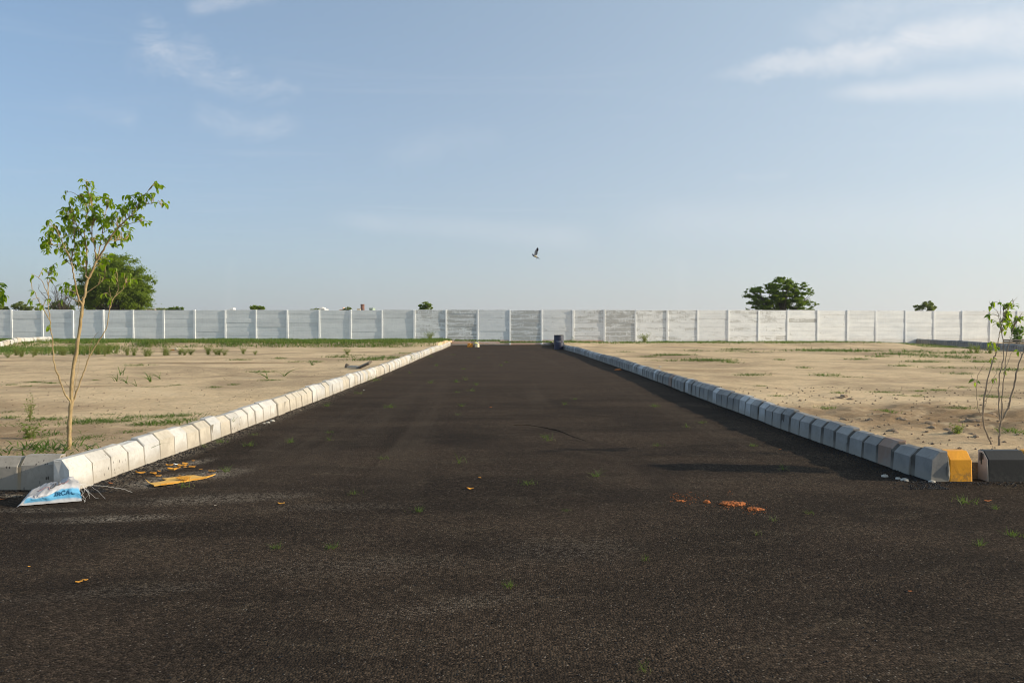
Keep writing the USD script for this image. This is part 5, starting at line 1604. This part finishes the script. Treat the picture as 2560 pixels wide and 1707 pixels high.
# crushed red brick on the road to the right
for k, (px, py, rx, ry, rz, lab) in enumerate([(1832, 1259, 0.085, 0.055, 0.014, "largest heap of crushed orange red brick on the asphalt"), (1888, 1272, 0.055, 0.035, 0.010, "smaller heap of crushed orange red brick right of the largest"), (1767, 1255, 0.024, 0.018, 0.016, "single rounded orange brick lump left of the crushed heaps"), (1703, 1252, 0.03, 0.014, 0.005, "flat smear of brick left of the rounded lump")]):
    q = ground(px, py)
    m = rough_lump(rx, ry, rz, 11 + k, 4, 0.34)
    m.vertices[:, 2] += 0.006 * (meshkit.noise(m.vertices * 90) - 0.5) * 2
    m.vertices[:, :2] *= (1 + 0.5 * (meshkit.noise(m.vertices * 45 + 9) - 0.5))[:, None]
    obj_at("brick_rubble", m, M["brick_red"], q, 0, lab, "brick rubble")
rng = np.random.default_rng(96)
cr = []
for (px, py, n, sx_, sy2) in [(1832, 1262, 130, 50, 5), (1888, 1274, 80, 34, 5), (1720, 1245, 70, 40, 9), (1690, 1238, 30, 14, 6), (1820, 1231, 8, 12, 3)]:
    for _ in range(n):
        cr.append(ground(px + rng.normal(0, sx_ / 2), py + rng.normal(0, sy2)))
cr = np.array(cr)
obj("brick_crumbs", stones(cr[:, 0], cr[:, 1], rng.uniform(0.0015, 0.0050, len(cr)), lambda x, y: road_z(x, y), 8), M["brick_red"], kind="stuff", label="orange red brick crumbs scattered round the heaps", cat="brick crumbs")

# old wood by the left kerb, stones, clods
q = ground(905, 925)
t = thing("wooden_plank", "weathered dark plank leaning up behind the sunlit kerb", "plank", loc=(0, 0, 0))
a, b = at_depth(893, 921, 20.8), at_depth(926, 906, 20.4)
dirv = (b - a)
up_ = np.array([0, 0, 0.05])
L = np.linalg.norm(dirv)
pm = box(0, 0, 0, L, 0.14, 0.055, 0.006)
ang = math.atan2(dirv[1], dirv[0])
pit = math.asin(dirv[2] / L)
pm.apply_transform(trimesh.transformations.euler_matrix(0.5, -pit, ang, "sxyz"))
pm.apply_translation((a + b) / 2)
obj("board", pm, M["wood_old"], t)
a, b = at_depth(868, 919, 21.2), at_depth(898, 919, 21.0)
lg = tube(smooth_line([a, (a + b) / 2 + [0, 0, 0.01], b], 10), 0.055 * (1 + 0.15 * np.sin(np.arange(10) * 2.1)), 9)
tg = thing("log", "short tan log with charred end lying behind the sunlit kerb", "log")
obj("wood", lg, M["wood_pale"], tg, smooth=40)
ce = rough_lump(0.07, 0.06, 0.085, 3, 2, 0.3)
ce.apply_translation(a + [0, 0, 0.03])
obj("charred_end", ce, M["wood_old"], tg)
q = ground(440, 876)
t = thing("cloth_heap", "small peach coloured crumpled bag at the foot of the grass bank", "bag", loc=q)
l_ = rough_lump(0.14, 0.1, 0.1, 14, 3, 0.4)
l_.apply_translation([0.08, 0, 0.05])
obj("body", l_, M["house_cream"], t, smooth=True)
l_ = rough_lump(0.16, 0.06, 0.03, 15, 3, 0.4)
l_.apply_translation([-0.12, 0, 0.02])
obj("flap", l_, M["orange_sack"], t, smooth=True)

rng = np.random.default_rng(97)
CLODS = [(2110, 992, .09), (2100, 996, .05), (2126, 998, .06), (2108, 1048, .05), (2176, 1050, .05), (2250, 1048, .06), (2262, 1050, .05), (2325, 1060, .07), (2370, 1075, .06), (2378, 1082, .05), (2430, 1087, .05), (2440, 1092, .04), (2425, 1050, .06), (2440, 1052, .05), (2480, 1045, .06), (2230, 1078, .06), (2240, 1082, .04), (2330, 1062, .05)]
CLOD_LABELS = label_all("dark earth clod", [p[:2] for p in CLODS], SAND_MARKS)
for k, (px, py, s) in enumerate(CLODS):
    q = ground(px, py)
    obj_at("earth_clod", rough_lump(s, s * 0.7, s * 0.5, 20 + k, 2, 0.4), M["clod"], q, rng.uniform(0, 360), CLOD_LABELS[k], "clod", "earth clods behind the shaded kerb")
n = 750
xs, ys = rng.uniform(3.9, 10.0, n), 7.0 + rng.uniform(0, 1, n) ** 1.3 * 8
obj("earth_crumbs", stones(xs, ys, rng.uniform(0.006, 0.022, n), plot_z, 9), M["clod"], kind="stuff", label="crumbs of dug earth on the plot behind the shaded kerb", cat="earth crumbs")
n = 700
ys = 6.9 + 16 * rng.uniform(0, 1, n) ** 1.5
xs = -3.6 - rng.uniform(0, 1, n) * (0.62 * ys - 2.6)
obj("earth_crumbs", stones(xs, ys, rng.uniform(0.004, 0.014, n), plot_z, 10), M["clod"], kind="stuff", label="pebbles and earth crumbs on the sapling plot", cat="earth crumbs")
STONES = [(670, 1056, .03), (681, 1052, .035), (660, 1058, .02), (1650, 917, .05), (1545, 925, .10), (2212, 1190, .03), (2262, 1200, .035), (2245, 1196, .025), (2330, 1204, .03)]
STONE_LABELS = label_all("pale stone", [p[:2] for p in STONES], ROAD_MARKS)
for k, (px, py, s) in enumerate(STONES):
    q = ground(px, py)
    lab = "pale stone at the foot of the sunlit kerb" if q[0] < 0 else "pale stone lying in the shadow of the shaded kerb"
    obj_at("stone", rough_lump(s, s * 0.8, s * 0.5, 40 + k, 2, 0.3), M["stone_pale"] if k != 4 else M["brick_red"], q, 0, STONE_LABELS[k] if k != 4 else "reddish brick lying in shadow against the far shaded kerb", "stone", ("stones at the sunlit kerb" if q[0] < 0 else "stones in the kerb shadow") if k != 4 else None)

# ------------------------------------------------------------------ flying pigeon
bd = 28.0
c0 = at_depth(1338, 641, bd)
S = bd / F_PX / 22.4                    # metres per pixel of the close view


def bp3(x, y, dep=0.0):
    return np.array([(x - 850) * S, dep, (950 - y) * S])


def hull(spheres):
    pts = []
    for (p, r) in spheres:
        ic = trimesh.creation.icosphere(2, r)
        pts.append(ic.vertices + p)
    return m3.Manifold.hull_points(np.vstack(pts).astype(np.float32))


def plate(pts, th):
    """thin tapered plate through outline points (n,3)"""
    p = np.asarray(pts)
    nrm_ = np.cross(p[1] - p[0], p[len(p) // 2] - p[0])
    nrm_ /= np.linalg.norm(nrm_)
    return m3.Manifold.hull_points(np.vstack([p + nrm_ * th / 2, p - nrm_ * th / 2]).astype(np.float32))


body = hull([(bp3(745, 905), 42 * S), (bp3(850, 945), 58 * S)]) + hull([(bp3(850, 945), 58 * S), (bp3(945, 985), 34 * S)]) + hull([(bp3(715, 840), 34 * S), (bp3(760, 920), 40 * S)]) + hull([(bp3(715, 840), 36 * S), (bp3(705, 838), 34 * S)]) + hull([(bp3(690, 842), 14 * S), (bp3(668, 850), 4 * S)])
body += plate([bp3(930, 950, -22 * S), bp3(930, 950, 22 * S), bp3(1085, 1100, 40 * S), bp3(1085, 1100, -40 * S), bp3(1060, 1060, 0), bp3(930, 990, 0)], 8 * S)
for sgn in (-1, 1):
    dd = sgn * 40 * S
    o1 = [bp3(790, 900, dd * .6), bp3(830, 650, dd * 2.4), bp3(905, 560, dd * 3.2), bp3(940, 660, dd * 3.0), bp3(935, 880, dd * 1.2)]
    body += plate(o1, 9 * S)
    body += plate([bp3(890, 570, dd * 3.1), bp3(975, 465, dd * 4), bp3(1020, 540, dd * 4), bp3(1030, 610, dd * 3.8), bp3(1000, 665, dd * 3.4), bp3(935, 670, dd * 3)], 7 * S)
    body += plate([bp3(930, 660, dd * 3), bp3(980, 720, dd * 2.6), bp3(975, 800, dd * 2), bp3(930, 890, dd * 1.2), bp3(905, 880, dd * 1.2)], 7 * S)
for (x, dep) in ((935, -12 * S), (955, 12 * S)):
    body += hull([(bp3(x - 10, 985, dep), 12 * S), (bp3(x + 5, 1060, dep), 8 * S)]) + hull([(bp3(x + 5, 1060, dep), 8 * S), (bp3(x - 18, 1085, dep), 7 * S)])
me = body.refine_to_length(0.012).to_mesh()
bm = trimesh.Trimesh(me.vert_properties[:, :3], me.tri_verts, process=True)
bm = trimesh.smoothing.filter_taubin(bm, iterations=4)
t = thing("pigeon", "grey pigeon in flight with raised wings high above the wall", "bird", loc=c0)
bp = obj("body", bm, M["plumage"], t, smooth=True)
vv = bm.vertices / S
ix, iy = vv[:, 0] + 850, 950 - vv[:, 2]
cols = np.tile([0.30, 0.30, 0.31], (len(vv), 1))
cols[(iy > 895)] = (0.46, 0.40, 0.28)
cols[(ix < 770) & (iy > 780)] = (0.07, 0.085, 0.12)
cols[(iy < 890) & (ix > 932 - (890 - iy) * 0.02) & (ix > 925)] = (0.025, 0.020, 0.022)
cols[(iy < 560)] = (0.022, 0.018, 0.02)
cols[(ix > 960) & (iy > 940)] = (0.035, 0.032, 0.03)
cols[(iy > 1010) & (ix < 970)] = (0.20, 0.12, 0.06)
color_attr(bp, cols)

# ------------------------------------------------------------------ air
if HAZE_DENSITY > 0:
    g = Graph()
    vol = g.add("principled_volume", "volume", color=(0.86, 0.88, 0.90), density=HAZE_DENSITY, anisotropy=0.3)
    hm = g.material("haze_air", None, volume=vol)
    hb_ = trimesh.creation.box([3200, 3320, 24.0])
    hb_.apply_translation([0, 960, 24.0 / 2 - 1.2])
    obj("haze", hb_, hm, kind="stuff", label="thin pale haze over the open land", cat="haze")
